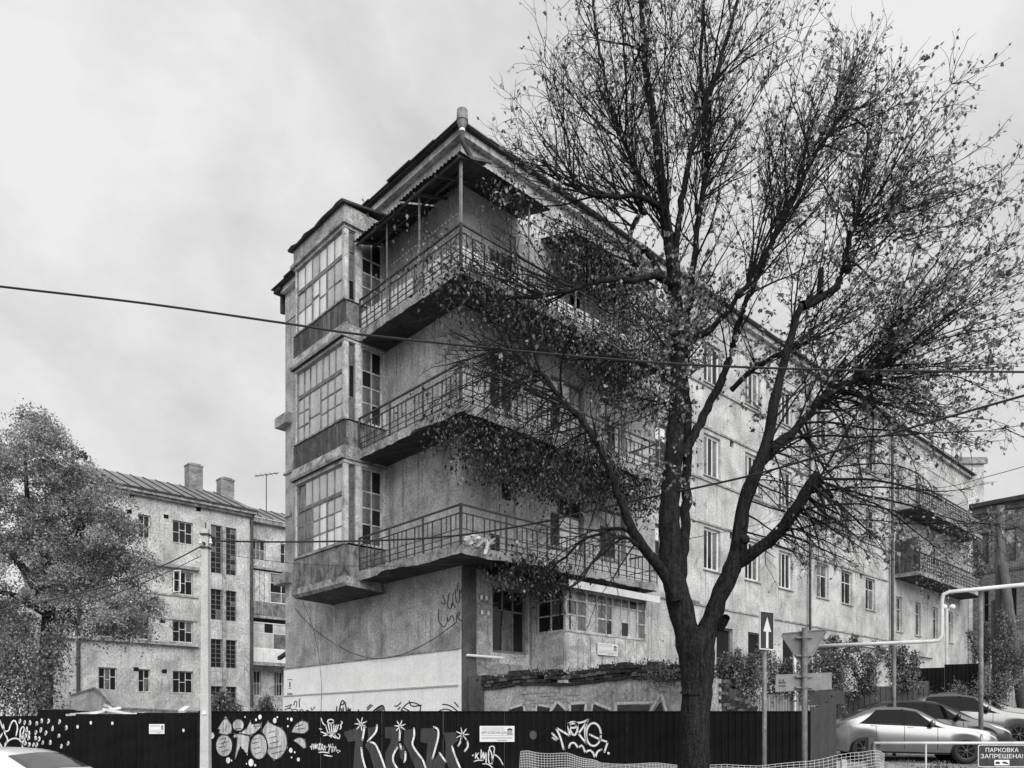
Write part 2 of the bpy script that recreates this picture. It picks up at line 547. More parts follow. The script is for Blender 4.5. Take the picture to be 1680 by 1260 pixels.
def wall_mb(u0, u1, z0, z1, holes, depth=0.22):
    """wall face on plane depth=0 with rectangular openings and their reveals (u, depth, z)"""
    us = sorted(set([u0, u1] + [h[0] for h in holes] + [h[1] for h in holes]))
    zs = sorted(set([z0, z1] + [h[2] for h in holes] + [h[3] for h in holes]))
    mb = MB()
    def inside(u, z):
        return any(h[0] < u < h[1] and h[2] < z < h[3] for h in holes)
    for i in range(len(us) - 1):
        j = 0
        while j < len(zs) - 1:
            if inside((us[i] + us[i + 1]) / 2, (zs[j] + zs[j + 1]) / 2):
                j += 1
                continue
            k = j
            while k + 1 < len(zs) - 1 and not inside((us[i] + us[i + 1]) / 2, (zs[k + 1] + zs[k + 2]) / 2):
                k += 1
            mb.quad((us[i], 0, zs[j]), (us[i + 1], 0, zs[j]), (us[i + 1], 0, zs[k + 1]), (us[i], 0, zs[k + 1]))
            j = k + 1
    for a, b, c, d in holes:
        mb.quad((a, 0, c), (b, 0, c), (b, depth, c), (a, depth, c))
        mb.quad((a, 0, d), (a, depth, d), (b, depth, d), (b, 0, d))
        mb.quad((a, 0, c), (a, depth, c), (a, depth, d), (a, 0, d))
        mb.quad((b, 0, c), (b, 0, d), (b, depth, d), (b, depth, c))
    mb.quad((u0, 0, z1), (u1, 0, z1), (u1, depth, z1), (u0, depth, z1))
    return mb

_pane_cache = {}
def pane_mesh(w, h, mat):
    k = (round(w, 2), round(h, 2), mat)
    if k not in _pane_cache:
        _pane_cache[k] = MB().box(0, k[0], -0.004, 0.004, 0, k[1]).mesh('pane', M[mat])
    return _pane_cache[k]

def window(root, loc, rotz, w, h, cols, frame='old_paint', glass=('glass_dark',), fw=0.06, thick=0.06, name='window', sill=None, backing=True, open_panes=(), pick=None):
    """a window standing on its sill line. cols: list of (width share, [row shares from the bottom]).
    The frame is the part, each pane a sub-part. Frame coordinates: u right, y into the wall, z up."""
    mb = MB()
    mb.box(0, w, 0, thick, 0, fw).box(0, w, 0, thick, h - fw, h).box(0, fw, 0, thick, fw, h - fw).box(w - fw, w, 0, thick, fw, h - fw)
    tot = sum(c[0] for c in cols)
    iw, ih = w - 2 * fw, h - 2 * fw
    m = fw * 0.32
    u = fw
    cells = []
    for ci, c in enumerate(cols):
        cw = iw * c[0] / tot
        heavy = 1.7 if (len(c) > 2 and c[2]) else 1.0
        if ci:
            mb.box(u - m * heavy, u + m * heavy, 0.008, thick - 0.012, fw, h - fw)
        rt = sum(c[1])
        z = fw
        for ri, r_ in enumerate(c[1]):
            rh = ih * r_ / rt
            if ri:
                mb.box(u, u + cw, 0.012, thick - 0.02, z - m, z + m)
            cells.append((u, z, cw, rh, ci / max(1, len(cols) - 1)))
            z += rh
        u += cw
    f = obj('window_frame' if name == 'window' else name, mb, M[frame], root, loc=loc, rotz=rotz)
    for i, (cu, cz, cw, ch, cf) in enumerate(cells):
        if i in open_panes:
            continue
        o = link('pane', pane_mesh(cw, ch, pick(cf) if pick else glass[rng.integers(len(glass))]), f, (cu, thick * 0.55, cz))
        o.rotation_euler = (rng.normal(0, 0.012), 0, rng.normal(0, 0.012))
    if backing:
        o = link('interior', _void_mesh(w, h), f, (0, thick + 0.12, 0))
    if sill:
        s = obj('sill', MB().box(-0.06, w + 0.06, -sill, 0.0, -0.05, -0.003), M['concrete'], f)
    return f

_void_cache = {}
def _void_mesh(w, h):
    k = (round(w, 2), round(h, 2))
    if k not in _void_cache:
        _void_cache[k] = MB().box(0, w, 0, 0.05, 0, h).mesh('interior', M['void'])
    return _void_cache[k]

mb_root = thing('apartment_building', 'four storey plaster apartment block with wrap-around corner balconies and stacked glazed bays', 'building', B_ORG, B_ROT)

# ---- right-hand face: openings (x0, x1, z0, z1)
ROWS = {2: (7.35, 8.88), 3: (10.75, 12.25), 4: (14.1, 15.55)}
XCOL = [(11.18, 12.26), (13.98, 15.1), (16.6, 17.72), (19.9, 21.05), (22.35, 23.5), (24.98, 26.1)]
holes_r, wins = [], []
for z in ROWS.values():
    for a, b in XCOL:
        holes_r.append((a, b, z[0], z[1]))
        wins.append((a, b, z[0], z[1], 'far'))
for a, b in ((1.08, 2.4),):
    holes_r.append((a, b, 3.7, 5.5))
    wins.append((a, b, 3.7, 5.5, 'old'))
for zf in (6.08, 9.48, 12.84):        # balcony doors and windows on three storeys
    for a, b, kind in ((1.0, 1.95, 'door'), (3.3, 4.75, 'win'), (5.5, 6.75, 'win'), (8.3, 9.4, 'win')):
        z0 = zf + (0.02 if kind == 'door' else 0.85)
        holes_r.append((a, b, z0, zf + 2.4))
        wins.append((a, b, z0, zf + 2.4, kind))
for a, b in ((12.0, 13.1), (14.2, 15.35), (16.9, 18.0), (20.3, 21.4)):
    holes_r.append((a, b, 3.5, 5.35))
    wins.append((a, b, 3.5, 5.35, 'ground'))
for zf in (6.3, 9.75, 13.1):          # far section: tall narrow windows
    for a, b in ((28.7, 29.5), (31.3, 32.1), (33.9, 34.7), (36.5, 37.2)):
        holes_r.append((a, b, zf + 0.3, zf + 2.1))
        wins.append((a, b, zf + 0.3, zf + 2.1, 'far'))
holes_v = []
for x in (12.9, 18.4, 21.6, 24.3, 33.1):
    for z in (8.72, 12.15):
        holes_v.append((x, x + 0.26, z, z + 0.28))
wall_r = wall_mb(0, LX, 0, Z_TOP, holes_r + holes_v, 0.2)
obj('street_wall', wall_r, M['plaster'], mb_root)
vm = MB().box(0, 0.26, 0.0, 0.05, 0, 0.28).mesh('vent_opening', M['void'])
for a, b, c, d in holes_v:
    link('vent_opening', vm, mb_root, (a, 0.12, c))
for i, (a, b, c, d, kind) in enumerate(wins):
    if kind == 'far':
        gl = [('glass_dark', 'glass_mid'), ('glass_mid', 'glass_pale'), ('glass_dark',)][i % 3]
        new = i % 6 in (0, 1, 2) and a < 18.5
        window(mb_root, (a, 0.1, c), 0, b - a, d - c, [(1, [1]), (1.0, [1]), (1.05, [1])] if new else [(1, [2, 1]), (1, [2, 1])], 'frame_white' if new else 'old_paint', ('glass_dark', 'glass_mid', 'glass_dark') if new else ('glass_dark', 'glass_dark', 'glass_mid'), 0.09 if new else 0.07, sill=0.16)
    elif kind == 'old':
        window(mb_root, (a, 0.12, c), 0, b - a, d - c, [(1, [2, 1]), (1, [2, 1]), (1, [2, 1])], 'old_paint_dark', ('glass_dark', 'glass_mid'), 0.08)
    elif kind == 'door':
        window(mb_root, (a, 0.1, c), 0, b - a, d - c, [(1, [1.6, 2, 1]), (1, [1.6, 2, 1])], 'old_paint', ('glass_dark', 'glass_mid', 'old_paint'), 0.09, name='balcony_door')
    elif kind == 'win':
        window(mb_root, (a, 0.1, c), 0, b - a, d - c, [(1, [2, 1]), (1.2, [2, 1]), (1, [2, 1])], 'old_paint_dark', ('glass_pale', 'glass_dark', 'curtain'), 0.08, sill=0.14)
    else:
        window(mb_root, (a, 0.1, c), 0, b - a, d - c, [(1, [1])], 'old_paint_dark', ('glass_dark',), 0.06)

# ---- left-hand face (drawn in its own frame u = -y, depth = x) with the two tones of its paint
def left_part(name, mbx, mat, label=None):
    return obj(name, mbx, mat, mb_root, rotz=LEFT_ROT, label=label)
left_part('side_wall', wall_mb(-LY, -0.001, 3.72, Z_TOP, []), M['plaster_side'])
left_part('whitewashed_plinth', MB().box(-LY - 0.02, 0.0, -0.05, 0.3, 2.745, 3.70).box(-LY - 0.02, 0.0, -0.09, 0.3, 0, 2.745), M['whitewash'])
left_part('plinth_ledge', MB().box(-LY - 0.35, -0.02, -0.12, -0.052, 2.75, 2.79), M['concrete_pale'])
left_part('plinth_coping', MB().box(-LY, -0.0, -0.075, -0.002, 3.705, 3.745), M['concrete'])
obj('rear_walls', MB().box(LX - 0.3, LX - 0.01, 0.25, LY, 0, Z_TOP).box(0.25, LX - 0.31, LY - 0.3, LY - 0.005, 0, Z_TOP), M['plaster_side'], mb_root)
# ground floor corner pier, shade and stain painted dark; bare footing along the street
obj('corner_pier', MB().box(0.004, 0.46, -0.06, 0.0, 0, 5.88), M['plaster_dark'], mb_root)
obj('lower_wall_panel', MB().box(0.46, 0.98, -0.03, 0, 3.4, 5.86), M['plaster_side'], mb_root)  # wall panel in the plaster of the side face
obj('lower_wall_panel', MB().box(2.46, 2.62, -0.12, 0, 3.3, 5.86), M['plaster_side'], mb_root)
obj('footing', MB().box(0.46, 11.0, -0.08, 0, 0, 3.4).box(11.0, LX, -0.06, 0, 0, 2.9), M['concrete'], mb_root)
for z in (8.97, 10.52, 12.4, 13.92):
    obj('string_course', MB().box(7.1 if z < 13 else 7.3, 27.6, -0.05, 0, z, z + 0.07), M['concrete'], mb_root)
obj('lintel_ledge', MB().box(7.2, 27.6, -0.045, 0, 6.0, 6.06), M['concrete'], mb_root)

# ---- cornice, eaves and roof
def around(name, d0, d1, z0, z1, mat):
    """a band running round the corner on both visible faces, from d0 to d1 proud of the walls"""
    obj(name, MB().box(-d1, -d0, -d1, LY - 0.05, z0, z1).box(-d0, LX + 0.2, -d1, -d0, z0, z1), M[mat], mb_root)
around('frieze', 0.0, 0.03, 15.9, 16.86, 'plaster_pale')
around('cornice', 0.0, 0.2, 16.865, 17.035, 'plaster_pale')
around('eaves_board', -0.2, 0.33, 17.04, 17.075, 'roof_dark')
for i in range(40):     # right-hand roof slope, sheet by sheet, cut along the hip at the corner
    a = -0.36 + i * 1.02
    dz = rng.uniform(-0.015, 0.015)
    def rp(x, y, t):
        return (x, y, 17.08 + dz + t + (y + 0.36) * 0.22)
    y0 = min(4.6, a)
    y1 = min(4.6, a + 1.02)
    vs_ = [rp(a, -0.36, 0), rp(a + 1.02, -0.36, 0), rp(a + 1.02, y1, 0), rp(a, y0, 0)]
    vs_ += [rp(a, -0.36, .035), rp(a + 1.02, -0.36, .035), rp(a + 1.02, y1, .035), rp(a, y0, .035)]
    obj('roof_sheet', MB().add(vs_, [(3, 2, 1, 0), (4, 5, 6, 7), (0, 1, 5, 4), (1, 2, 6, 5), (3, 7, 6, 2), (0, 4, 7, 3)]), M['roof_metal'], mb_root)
for i in range(10):     # left-hand slope with lifted, overlapping sheets
    a = -0.36 + i * 1.05
    dz = (0.0, 0.01, 0.035, 0.01, 0.025, 0.0, 0.02, 0.0, 0.01, 0.0)[i]
    def lp(x, y, t):
        return (x, y, 17.08 + dz + t + (x + 0.36) * 0.22)
    ov = 0.03 * (i % 3)
    x0, x1 = min(4.6, a), min(4.6, a + 1.09)
    vs_ = [lp(-0.36 - ov, a, 0), lp(-0.36 - ov, a + 1.09, 0), lp(x1, a + 1.09, 0), lp(x0, a, 0), lp(-0.36 - ov, a, .035), lp(-0.36 - ov, a + 1.09, .035), lp(x1, a + 1.09, .035), lp(x0, a, .035)]
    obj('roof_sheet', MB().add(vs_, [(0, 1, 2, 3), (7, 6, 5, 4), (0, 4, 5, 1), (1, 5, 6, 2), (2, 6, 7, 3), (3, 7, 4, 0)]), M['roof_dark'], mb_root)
# rainwater head on the corner and its bent pipe
c0 = (-0.30, -0.40)
rw = obj('rainwater_head', MB().lathe([(0.05, 16.72), (0.06, 16.78), (0.145, 17.02), (0.14, 17.27), (0.13, 17.27), (0.125, 17.05)], (c0[0], c0[1], 0), 14), M['steel'], mb_root, smooth=True)
obj('collar', MB().lathe([(0.07, 16.75), (0.07, 16.81)], (c0[0], c0[1], 0), 12), M['whitewash'], rw)
obj('collar', MB().lathe([(0.155, 17.0), (0.155, 17.04)], (c0[0], c0[1], 0), 14), M['steel'], rw)
obj('downpipe', MB().tube([(c0[0], c0[1], 16.74), (c0[0], c0[1], 16.5), (0.2, -0.34, 16.15), (0.26, -0.32, 15.7)], 0.062, 10), M['iron'], mb_root, smooth=True)
obj('downpipe', MB().tube([(19.0, -0.14, 16.3), (19.0, -0.14, 6.2), (19.0, -0.14, 3.2)], 0.055, 10), M['iron'], mb_root, smooth=True)
obj('downpipe', MB().tube([(27.8, -0.16, 16.5), (27.8, -0.16, 5.2), (27.7, -0.5, 3.4)], 0.07, 10), M['iron'], mb_root, smooth=True)
obj('gas_pipe', MB().tube([(19.6, -0.1, 3.0), (19.6, -0.1, 5.4), (19.9, -0.1, 5.5), (33.5, -0.1, 5.45)], 0.035, 8), M['iron'], mb_root, smooth=True)
# ledges sticking out at the far end of the left face
for z0, z1, d in ((12.25, 12.6, 0.55), (6.7, 7.05, 0.6), (9.05, 9.15, 0.12), (10.55, 10.62, 0.12)):
    left_part('concrete_ledge', MB().box(-LY - d * 0.7, -LY + 0.5, -d * 0.4, 0.2, z0, z1), M['concrete'])
left_part('eaves_end', MB().box(-LY - 0.3, -LY + 0.2, -0.3, 0.2, 16.95, 17.1).box(-LY - 0.2, -LY - 0.08, -0.1, 0.05, 16.3, 16.94), M['roof_dark'])
left_part('vent_flue', MB().bar((-LY - 0.7, 0.1, 4.15), (-LY + 0.1, 0.1, 4.35), 0.12, 0.12), M['roof_dark'])

# ---- the wrap-around balconies
BL, BR_ = 0.95, 1.15
Y_END, X_END = 3.5, 7.0
def ragged_slab(z):
    """L-shaped concrete slab with a crumbled, uneven edge"""
    pts = [(0, Y_END), (-BL, Y_END)]
    for k in range(1, 28):
        pts.append((-BL + rng.uniform(-0.01, 0.03), Y_END + (-BR_ - Y_END) * k / 28))
    pts.append((-BL + 0.04, -BR_ + 0.04))
    for k in range(1, 44):
        pts.append((-BL + (X_END + BL) * k / 44, -BR_ + rng.uniform(-0.01, 0.03)))
    pts += [(X_END, -BR_), (X_END, 0), (0, 0)]
    n = len(pts)
    mb = MB()
    vs_ = []
    e = 0.0
    for (x, y) in pts:
        vs_.append((x, y, z + 0.2))
    for (x, y) in pts:
        e = 0.72 * e + rng.normal(0, 0.012) + (rng.uniform(.05, .09) if rng.random() < 0.07 else 0)
        edge = 0.0 if (x > -0.01 and y > -0.01) else e
        vs_.append((x * 0.985, y * 0.985 if y < 0 else y, z - 0.02 + edge))
    fs_ = [tuple(range(n))] + [(i, (i + 1) % n, n + (i + 1) % n, n + i) for i in range(n)]
    mb.add(vs_, fs_)
    return mb, vs_[n:]

for fl, zb in enumerate((5.9, 9.31, 12.67)):
    smb, low = ragged_slab(zb)
    slab = obj('balcony_slab', smb, M['concrete'], mb_root)
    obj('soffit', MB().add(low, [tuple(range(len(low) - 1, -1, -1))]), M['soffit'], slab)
    for k in range(5):       # beams under the slab
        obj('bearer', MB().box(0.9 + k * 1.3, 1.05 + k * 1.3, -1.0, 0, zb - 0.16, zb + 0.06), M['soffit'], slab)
    zt = zb + 0.17
    rail = obj('balcony_railing', MB().box(-BL + 0.03, -BL + 0.09, -BR_ + 0.05, -BR_ + 0.11, zt, zt + 1.02), M['iron'], mb_root)
    xo, yo = -BL + 0.06, -BR_ + 0.08
    ends = ((xo, Y_END - 0.02), (X_END - 0.05, yo))
    for h, w in ((1.0, 0.05), (0.8, 0.032), (0.42, 0.022), (0.27, 0.022), (0.12, 0.022)):
        sag = 0.015
        obj('rail', MB().bar((xo, yo, zt + h), (xo, Y_END - 0.02, zt + h - sag), w, w * 0.8), M['iron'], rail)
        obj('rail', MB().bar((xo, yo, zt + h), (X_END - 0.05, yo, zt + h - sag), w, w * 0.8), M['iron'], rail)
    bar_l = MB().bar((0, 0, 0), (0, 0, 0.8), 0.026).mesh('baluster', M['iron'])
    bar_p = MB().bar((0, 0, 0), (0, 0, 1.0), 0.04).mesh('rail_post', M['iron'])
    nL = 12
    for k in range(1, nL + 1):
        y = yo + (Y_END - 0.02 - yo) * k / nL
        o = link('rail_post' if k % 4 == 0 else 'baluster', bar_p if k % 4 == 0 else bar_l, rail, (xo, y, zt))
        o.rotation_euler = (rng.normal(0, 0.012), rng.normal(0, 0.012), 0)
    nR = 21
    for k in range(1, nR + 1):
        x = xo + (X_END - 0.05 - xo) * k / nR
        o = link('rail_post' if k % 4 == 0 else 'baluster', bar_p if k % 4 == 0 else bar_l, rail, (x, yo, zt))
        o.rotation_euler = (rng.normal(0, 0.012), rng.normal(0, 0.012), 0)
    # the small upright strips between the two upper rails
    short = MB().bar((0, 0, 0.42), (0, 0, 0.8), 0.02).mesh('short_bar', M['iron'])
    for k in range(nL):
        y = yo + (Y_END - 0.02 - yo) * (k + 0.5) / nL
        if k % 3 != 2:
            link('short_bar', short, rail, (xo, y, zt))
    for k in range(nR):
        x = xo + (X_END - 0.05 - xo) * (k + 0.5) / nR
        if k % 3 != 1:
            link('short_bar', short, rail, (x, yo, zt))
    # brackets let into the wall on the end of the railing
    obj('end_rail', MB().bar((X_END - 0.05, yo, zt + 1.0), (X_END - 0.05, 0, zt + 1.0), 0.05).bar((X_END - 0.05, yo, zt + 0.5), (X_END - 0.05, 0, zt + 0.5), 0.025), M['iron'], rail)

# rusted corrugated canopy over the top balcony on thin posts
def corrugated(p00, p10, p01, p11, n, amp, mat, name, parent, label=None):
    """corrugated sheet: waves across p00->p10, ribs running p00->p01"""
    p00, p10, p01, p11 = map(Vector, (p00, p10, p01, p11))
    nor = (p10 - p00).cross(p01 - p00).normalized()
    vs_, fs_ = [], []
    m = n * 4
    for i in range(m + 1):
        t = i / m
        o_ = nor * (amp * math.sin(t * n * 2 * math.pi))
        a, b = p00.lerp(p10, t) + o_, p01.lerp(p11, t) + o_
        vs_ += [a, b, a - nor * 0.006, b - nor * 0.006]
    for i in range(m):
        k = i * 4
        fs_ += [(k, k + 4, k + 5, k + 1), (k + 2, k + 3, k + 7, k + 6), (k, k + 2, k + 6, k + 4), (k + 1, k + 5, k + 7, k + 3)]
    return obj(name, MB().add(vs_, fs_), M[mat], parent, label=label)
ZC = 15.36
for k in range(4):
    y0, y1 = 3.45 - k * 1.13, 3.45 - (k + 1) * 1.13 - 0.05
    dz = (0.02, -0.03, 0.05, 0.0)[k]
    corrugated((-1.12, y0, ZC + dz), (-1.12, y1, ZC + dz), (0, y0, ZC + 0.42 + dz), (0, y1, ZC + 0.42 + dz), 8, 0.022, 'roof_dark', 'canopy_sheet', mb_root)
corrugated((-1.12, -1.3, ZC), (2.0, -1.3, ZC + 0.02), (-0.6, 0, ZC + 0.42), (2.0, 0, ZC + 0.42), 24, 0.006, 'roof_dark', 'canopy_sheet', mb_root)
corrugated((2.9, -1.25, ZC - 0.1), (6.9, -1.25, ZC - 0.15), (2.9, 0, ZC + 0.25), (6.9, 0, ZC + 0.2), 30, 0.007, 'roof_dark', 'canopy_sheet', mb_root)
for k in range(6):
    y = 3.3 - k * 0.9
    obj('canopy_rafter', MB().bar((-1.08, y, ZC - 0.05), (-0.01, y, ZC + 0.33), 0.05, 0.07), M['wood'], mb_root)
obj('canopy_batten', MB().bar((-1.0, 3.45, ZC - 0.02), (-1.0, -1.15, ZC - 0.02), 0.05).bar((-0.45, 3.45, ZC + 0.19), (-0.45, -0.9, ZC + 0.19), 0.05), M['wood'], mb_root)
for x, y, w in ((xo, yo, 0.06), (xo, 0.62, 0.04), (xo, 2.1, 0.035), (1.4, yo, 0.04), (3.2, yo, 0.04), (5.0, yo, 0.04), (6.85, yo, 0.05)):
    obj('canopy_post', MB().bar((x, y, 12.84), (x, y, ZC + 0.01), w), M['iron_pale'], mb_root)
ds = MB()
for k in range(22):      # beads of light along the gap under the canopy, made as pale boxes
    ds.box(-0.045, -0.012, 3.2 - k * 0.15, 3.13 - k * 0.15, 15.02, 15.06)
obj('light_beads', ds, M['whitewash'], mb_root)['kind'] = 'stuff'

# pale curtain cloth hung on the inside of the top railing
for k in range(9):
    y0 = yo + 0.08 + k * 0.5
    if k not in (3,):
        obj('railing_sheet', MB().box(xo + 0.06, xo + 0.07, y0, min(y0 + 0.47, Y_END - 0.03), 12.9, 13.42 + 0.03 * (k % 3)), M['railing_cloth'], mb_root)
for k in range(12):
    x0 = xo + 0.08 + k * 0.6
    obj('railing_sheet', MB().box(x0, min(x0 + 0.56, X_END - 0.08), yo + 0.05, yo + 0.06, 12.9, 13.36 + 0.03 * (k % 2)), M['railing_cloth'], mb_root)

# ---- the three stacked glazed bays
BX, BY0, BY1 = 1.37, 3.5, 6.46
BW_ = BY1 - BY0
for fl, (zf, zg0, zg1, zc) in enumerate(((5.6, 6.86, 9.12, 9.24), (9.3, 10.36, 12.56, 12.66), (12.72, 13.72, 15.72, 15.8))):
    sheet = 'sheet_worn' if fl == 0 else 'sheet_dark'
    # slab under the bay
    sp = [(0.0, zf), (BX * 0.97, zf + 0.06), (BX + 0.06, zf + 0.14), (BX + 0.06, zf + 0.33), (0, zf + 0.33)]
    if fl:
        sp = [(0.0, zf - 0.08), (BX + 0.12, zf - 0.08), (BX + 0.14, zf + 0.0), (BX + 0.04, zf + 0.3), (0, zf + 0.3)]
    obj('bay_slab', MB().prism(sp, lambda u, v, d: (-u, BY0 - 0.06 + d, v), BW_ + 0.12), M['concrete'], mb_root)
    zp = zf + (0.33 if fl == 0 else 0.3)
    obj('bay_soffit', MB().add([(-sp[1][0] if k in (1, 2) else -sp[0][0] - .0, yy, sp[1][1] - .004 if k in (1, 2) else sp[0][1] - .004) for k, yy in ((0, BY0 - .05), (1, BY0 - .05), (2, BY1 + .05), (3, BY1 + .05))], [(3, 2, 1, 0)]), M['soffit'], mb_root)  # underside sheet, its shade set in the dark colour
    pan = obj('bay_apron', MB().box(-BX, -BX + 0.05, BY0, BY1, zp, zg0 - 0.03), M[sheet], mb_root)
    for k in range(4):     # the sheets the apron is made of, lapped
        y0 = BY0 + k * BW_ / 4
        obj('apron_sheet', MB().box(-BX - 0.012 - 0.005 * (k % 2), -BX - 0.002, y0 + 0.005, y0 + BW_ / 4 + 0.03, zp + 0.005, zg0 - 0.06), M[sheet], pan)
    obj('apron_capping', MB().box(-BX - 0.05, -BX + 0.06, BY0 - 0.05, BY1 + 0.02, zg0 - 0.03, zg0 + 0.02), M['concrete'], pan)
    side = obj('bay_side_apron', MB().box(-BX + 0.05, 0, BY0, BY0 + 0.05, zp, zg0 - 0.035), M['sheet_worn'], mb_root)
    obj('bay_end_wall', MB().box(-BX + 0.06, 0, BY1 - 0.06, BY1 - 0.002, zp, zc), M['old_paint'], mb_root)
    # corner posts and head boards
    obj('bay_post', MB().box(-BX, -BX + 0.13, BY0, BY0 + 0.12, zg0 + 0.02, zg1), M['old_paint'], mb_root)
    obj('bay_post', MB().box(-BX, -BX + 0.1, BY1 - 0.12, BY1 - 0.062, zg0 + 0.02, zg1), M['old_paint'], mb_root)
    obj('bay_post', MB().box(-1.02, -0.84, BY0 - 0.01, BY0 + 0.1, zg0 + 0.02, zg1), M['old_paint'], mb_root)
    obj('bay_post', MB().box(-0.1, -0.002, BY0 - 0.01, BY0 + 0.1, zg0 + 0.02, zg1), M['old_paint'], mb_root)
    obj('bay_head', MB().box(-BX - 0.02, -BX + 0.12, BY0 - 0.02, BY1 - 0.005, zg1, zc).box(-BX + 0.12, 0, BY0 - 0.02, BY0 + 0.1, zg1, zc), M['old_paint'], mb_root)
    # front glazing; reflected sky painted as pale panes
    hw = BW_ - 0.26
    h = zg1 - zg0 - 0.03
    gl = (('glass_pale', 'glass_pale', 'glass_mid', 'curtain', 'glass_pale'), ('glass_pale', 'glass_mid', 'glass_pale', 'glass_pale', 'curtain'), ('curtain', 'glass_pale', 'curtain'))[fl]
    if fl == 0:
        cols = [(1, [1, 1, 1]), (1, [1, 1, 1], 0), (1, [1, 1, 1], 1), (1, [1, 1, 1], 0), (1, [1, 1, 1], 1), (1, [1, 1, 1], 0)]
        opn = ()
    elif fl == 1:
        cols = [(0.8, [1, 1, 1]), (0.8, [1, 1, 1], 0), (1.6, [1.2, 1.8], 1), (0.95, [1, 1, 1], 1), (0.95, [1, 1, 1], 0), (0.95, [1, 1, 1], 0)]
        opn = ()
    else:
        cols = [(1, [1, 1]), (1, [1, 1], 0), (1, [1.4, 1], 1), (1, [1, 1.2], 0), (1, [1, 1], 1), (1, [1, 1], 0)]
        opn = ()
    split = 0.64
    if fl == 0:
        low_pick = lambda c: ('glass_mid' if rng.random() < .7 else 'glass_pale') if c < .35 else ('curtain' if rng.random() < .6 else 'glass_pale')  # paler columns paint in the sky reflection
        high_pick = lambda c: 'glass_pale' if rng.random() < .8 else 'glass_mid'
    elif fl == 1:
        low_pick = high_pick = lambda c: 'glass_pale' if rng.random() < .93 else 'glass_mid'
    else:
        low_pick = high_pick = lambda c: 'glass_pale' if rng.random() < .3 else 'curtain'
    y_hi = BY1 - 0.13
    rot = LEFT_ROT
    window(mb_root, (-BX + 0.03, y_hi, zg0 + 0.025), rot, hw, h * split, cols, 'mullion', gl, 0.06, name='bay_glazing', open_panes=opn, backing=False, pick=low_pick)
    window(mb_root, (-BX + 0.03, y_hi, zg0 + 0.025 + h * split + 0.004), rot, hw, h * (1 - split), [(1, [1])] * (7 if fl == 1 else 6), 'mullion', gl, 0.05, name='bay_glazing', backing=False, pick=high_pick)
    # side glazing: a narrow light and a wide light
    window(mb_root, (-BX + 0.135, BY0 + 0.02, zg0 + 0.025), 0, 0.21, h, [(1, [1, 1.5, 1])], 'mullion', ('glass_dark', 'glass_mid', 'glass_mid'), 0.035, name='bay_glazing', backing=False)
    window(mb_root, (-0.835, BY0 + 0.02, zg0 + 0.025), 0, 0.73, h, [(1, [1.2, 1, 1, 1.3]), (1, [1.2, 1, 1, 1.3])], 'old_paint', ('glass_dark', 'glass_mid', 'glass_dark', 'glass_mid'), 0.06, name='bay_glazing', backing=False)
    obj('bay_floor', MB().box(-BX + 0.16, -0.02, BY0 + 0.12, BY1 - 0.15, zg0 - 0.4, zg0 - 0.34).box(-0.06, -0.03, BY0 + 0.14, BY1 - 0.15, zg0 - 0.3, zg1), M['plaster_side'], mb_root)
# parapet and little roof on the uppermost bay
obj('bay_cornice', MB().box(-BX - 0.1, 0, BY0 - 0.1, BY1 + 0.1, 15.805, 15.9), M['concrete'], mb_root)
obj('bay_parapet', MB().box(-BX - 0.02, 0, BY0 - 0.02, BY1 + 0.02, 15.9, 16.36), M['plaster_side'], mb_root)
vs_ = []
for k in range(13):
    y = BY0 - 0.12 + (BW_ + 0.26) * k / 12
    vs_ += [(-BX - 0.13 - rng.uniform(0, 0.05), y, 16.38 + rng.uniform(-0.02, 0.03)), (0.0, y, 16.62), (-BX - 0.13, y, 16.34), (0.0, y, 16.57)]
obj('bay_roof', MB().add(vs_, [q for k in range(12) for q in ((4 * k, 4 * k + 4, 4 * k + 5, 4 * k + 1), (4 * k + 2, 4 * k + 3, 4 * k + 7, 4 * k + 6), (4 * k, 4 * k + 2, 4 * k + 6, 4 * k + 4))] + [(0, 1, 3, 2), (48, 50, 51, 49)]), M['roof_dark'], mb_root)

# ---- ground floor loggia with an awning on the street face
lx0, lx1, ld = 2.62, 6.24, 1.2
obj('loggia_base', MB().box(lx0, lx1, -ld, -0.1, 2.2, 4.28), M['old_paint'], mb_root)
for k in range(7):
    obj('base_panel', MB().box(lx0 + 0.02 + k * 0.515, lx0 + 0.515 + k * 0.515, -ld - 0.025, -ld, 3.0, 4.2), M['old_paint'], mb_root)
window(mb_root, (lx0 + 0.02, -ld - 0.02, 4.285), 0, lx1 - lx0 - 0.04, 1.2,
       [(1, [1, 1, 0.6]), (1, [1, 1, 0.6]), (1.1, [2, 0.6], 1), (1, [1, 1, 0.6], 1), (0.7, [1, 1, 0.6]), (1, [1, 1, 0.6], 1), (0.9, [1, 1, 0.6]), (1, [2.0, 0.6], 1), (0.9, [1, 1, 0.6], 1)],
       'old_paint', ('glass_mid', 'glass_dark', 'glass_pale', 'glass_mid'), 0.07, name='loggia_glazing')
window(mb_root, (lx0 + 0.02, -0.12, 4.285), LEFT_ROT, ld - 0.12, 1.2, [(1, [1, 1, 0.6]), (1, [1, 1, 0.6])], 'old_paint', ('glass_mid', 'glass_dark'), 0.06, name='loggia_glazing')
obj('loggia_end', MB().box(lx1 - 0.08, lx1 - 0.02, -ld + 0.06, -0.005, 4.29, 5.48), M['old_paint'], mb_root)
obj('loggia_head', MB().box(lx0, lx1, -ld - 0.03, -0.1, 5.49, 5.6), M['old_paint'], mb_root)
obj('awning_sheet', MB().prism([(-ld - 0.32, 5.5), (-ld - 0.3, 5.47), (0, 5.78), (0, 5.82)], lambda u, v, d: (lx0 - 0.2 + d, u, v), 2.0), M['fence_light'], mb_root)
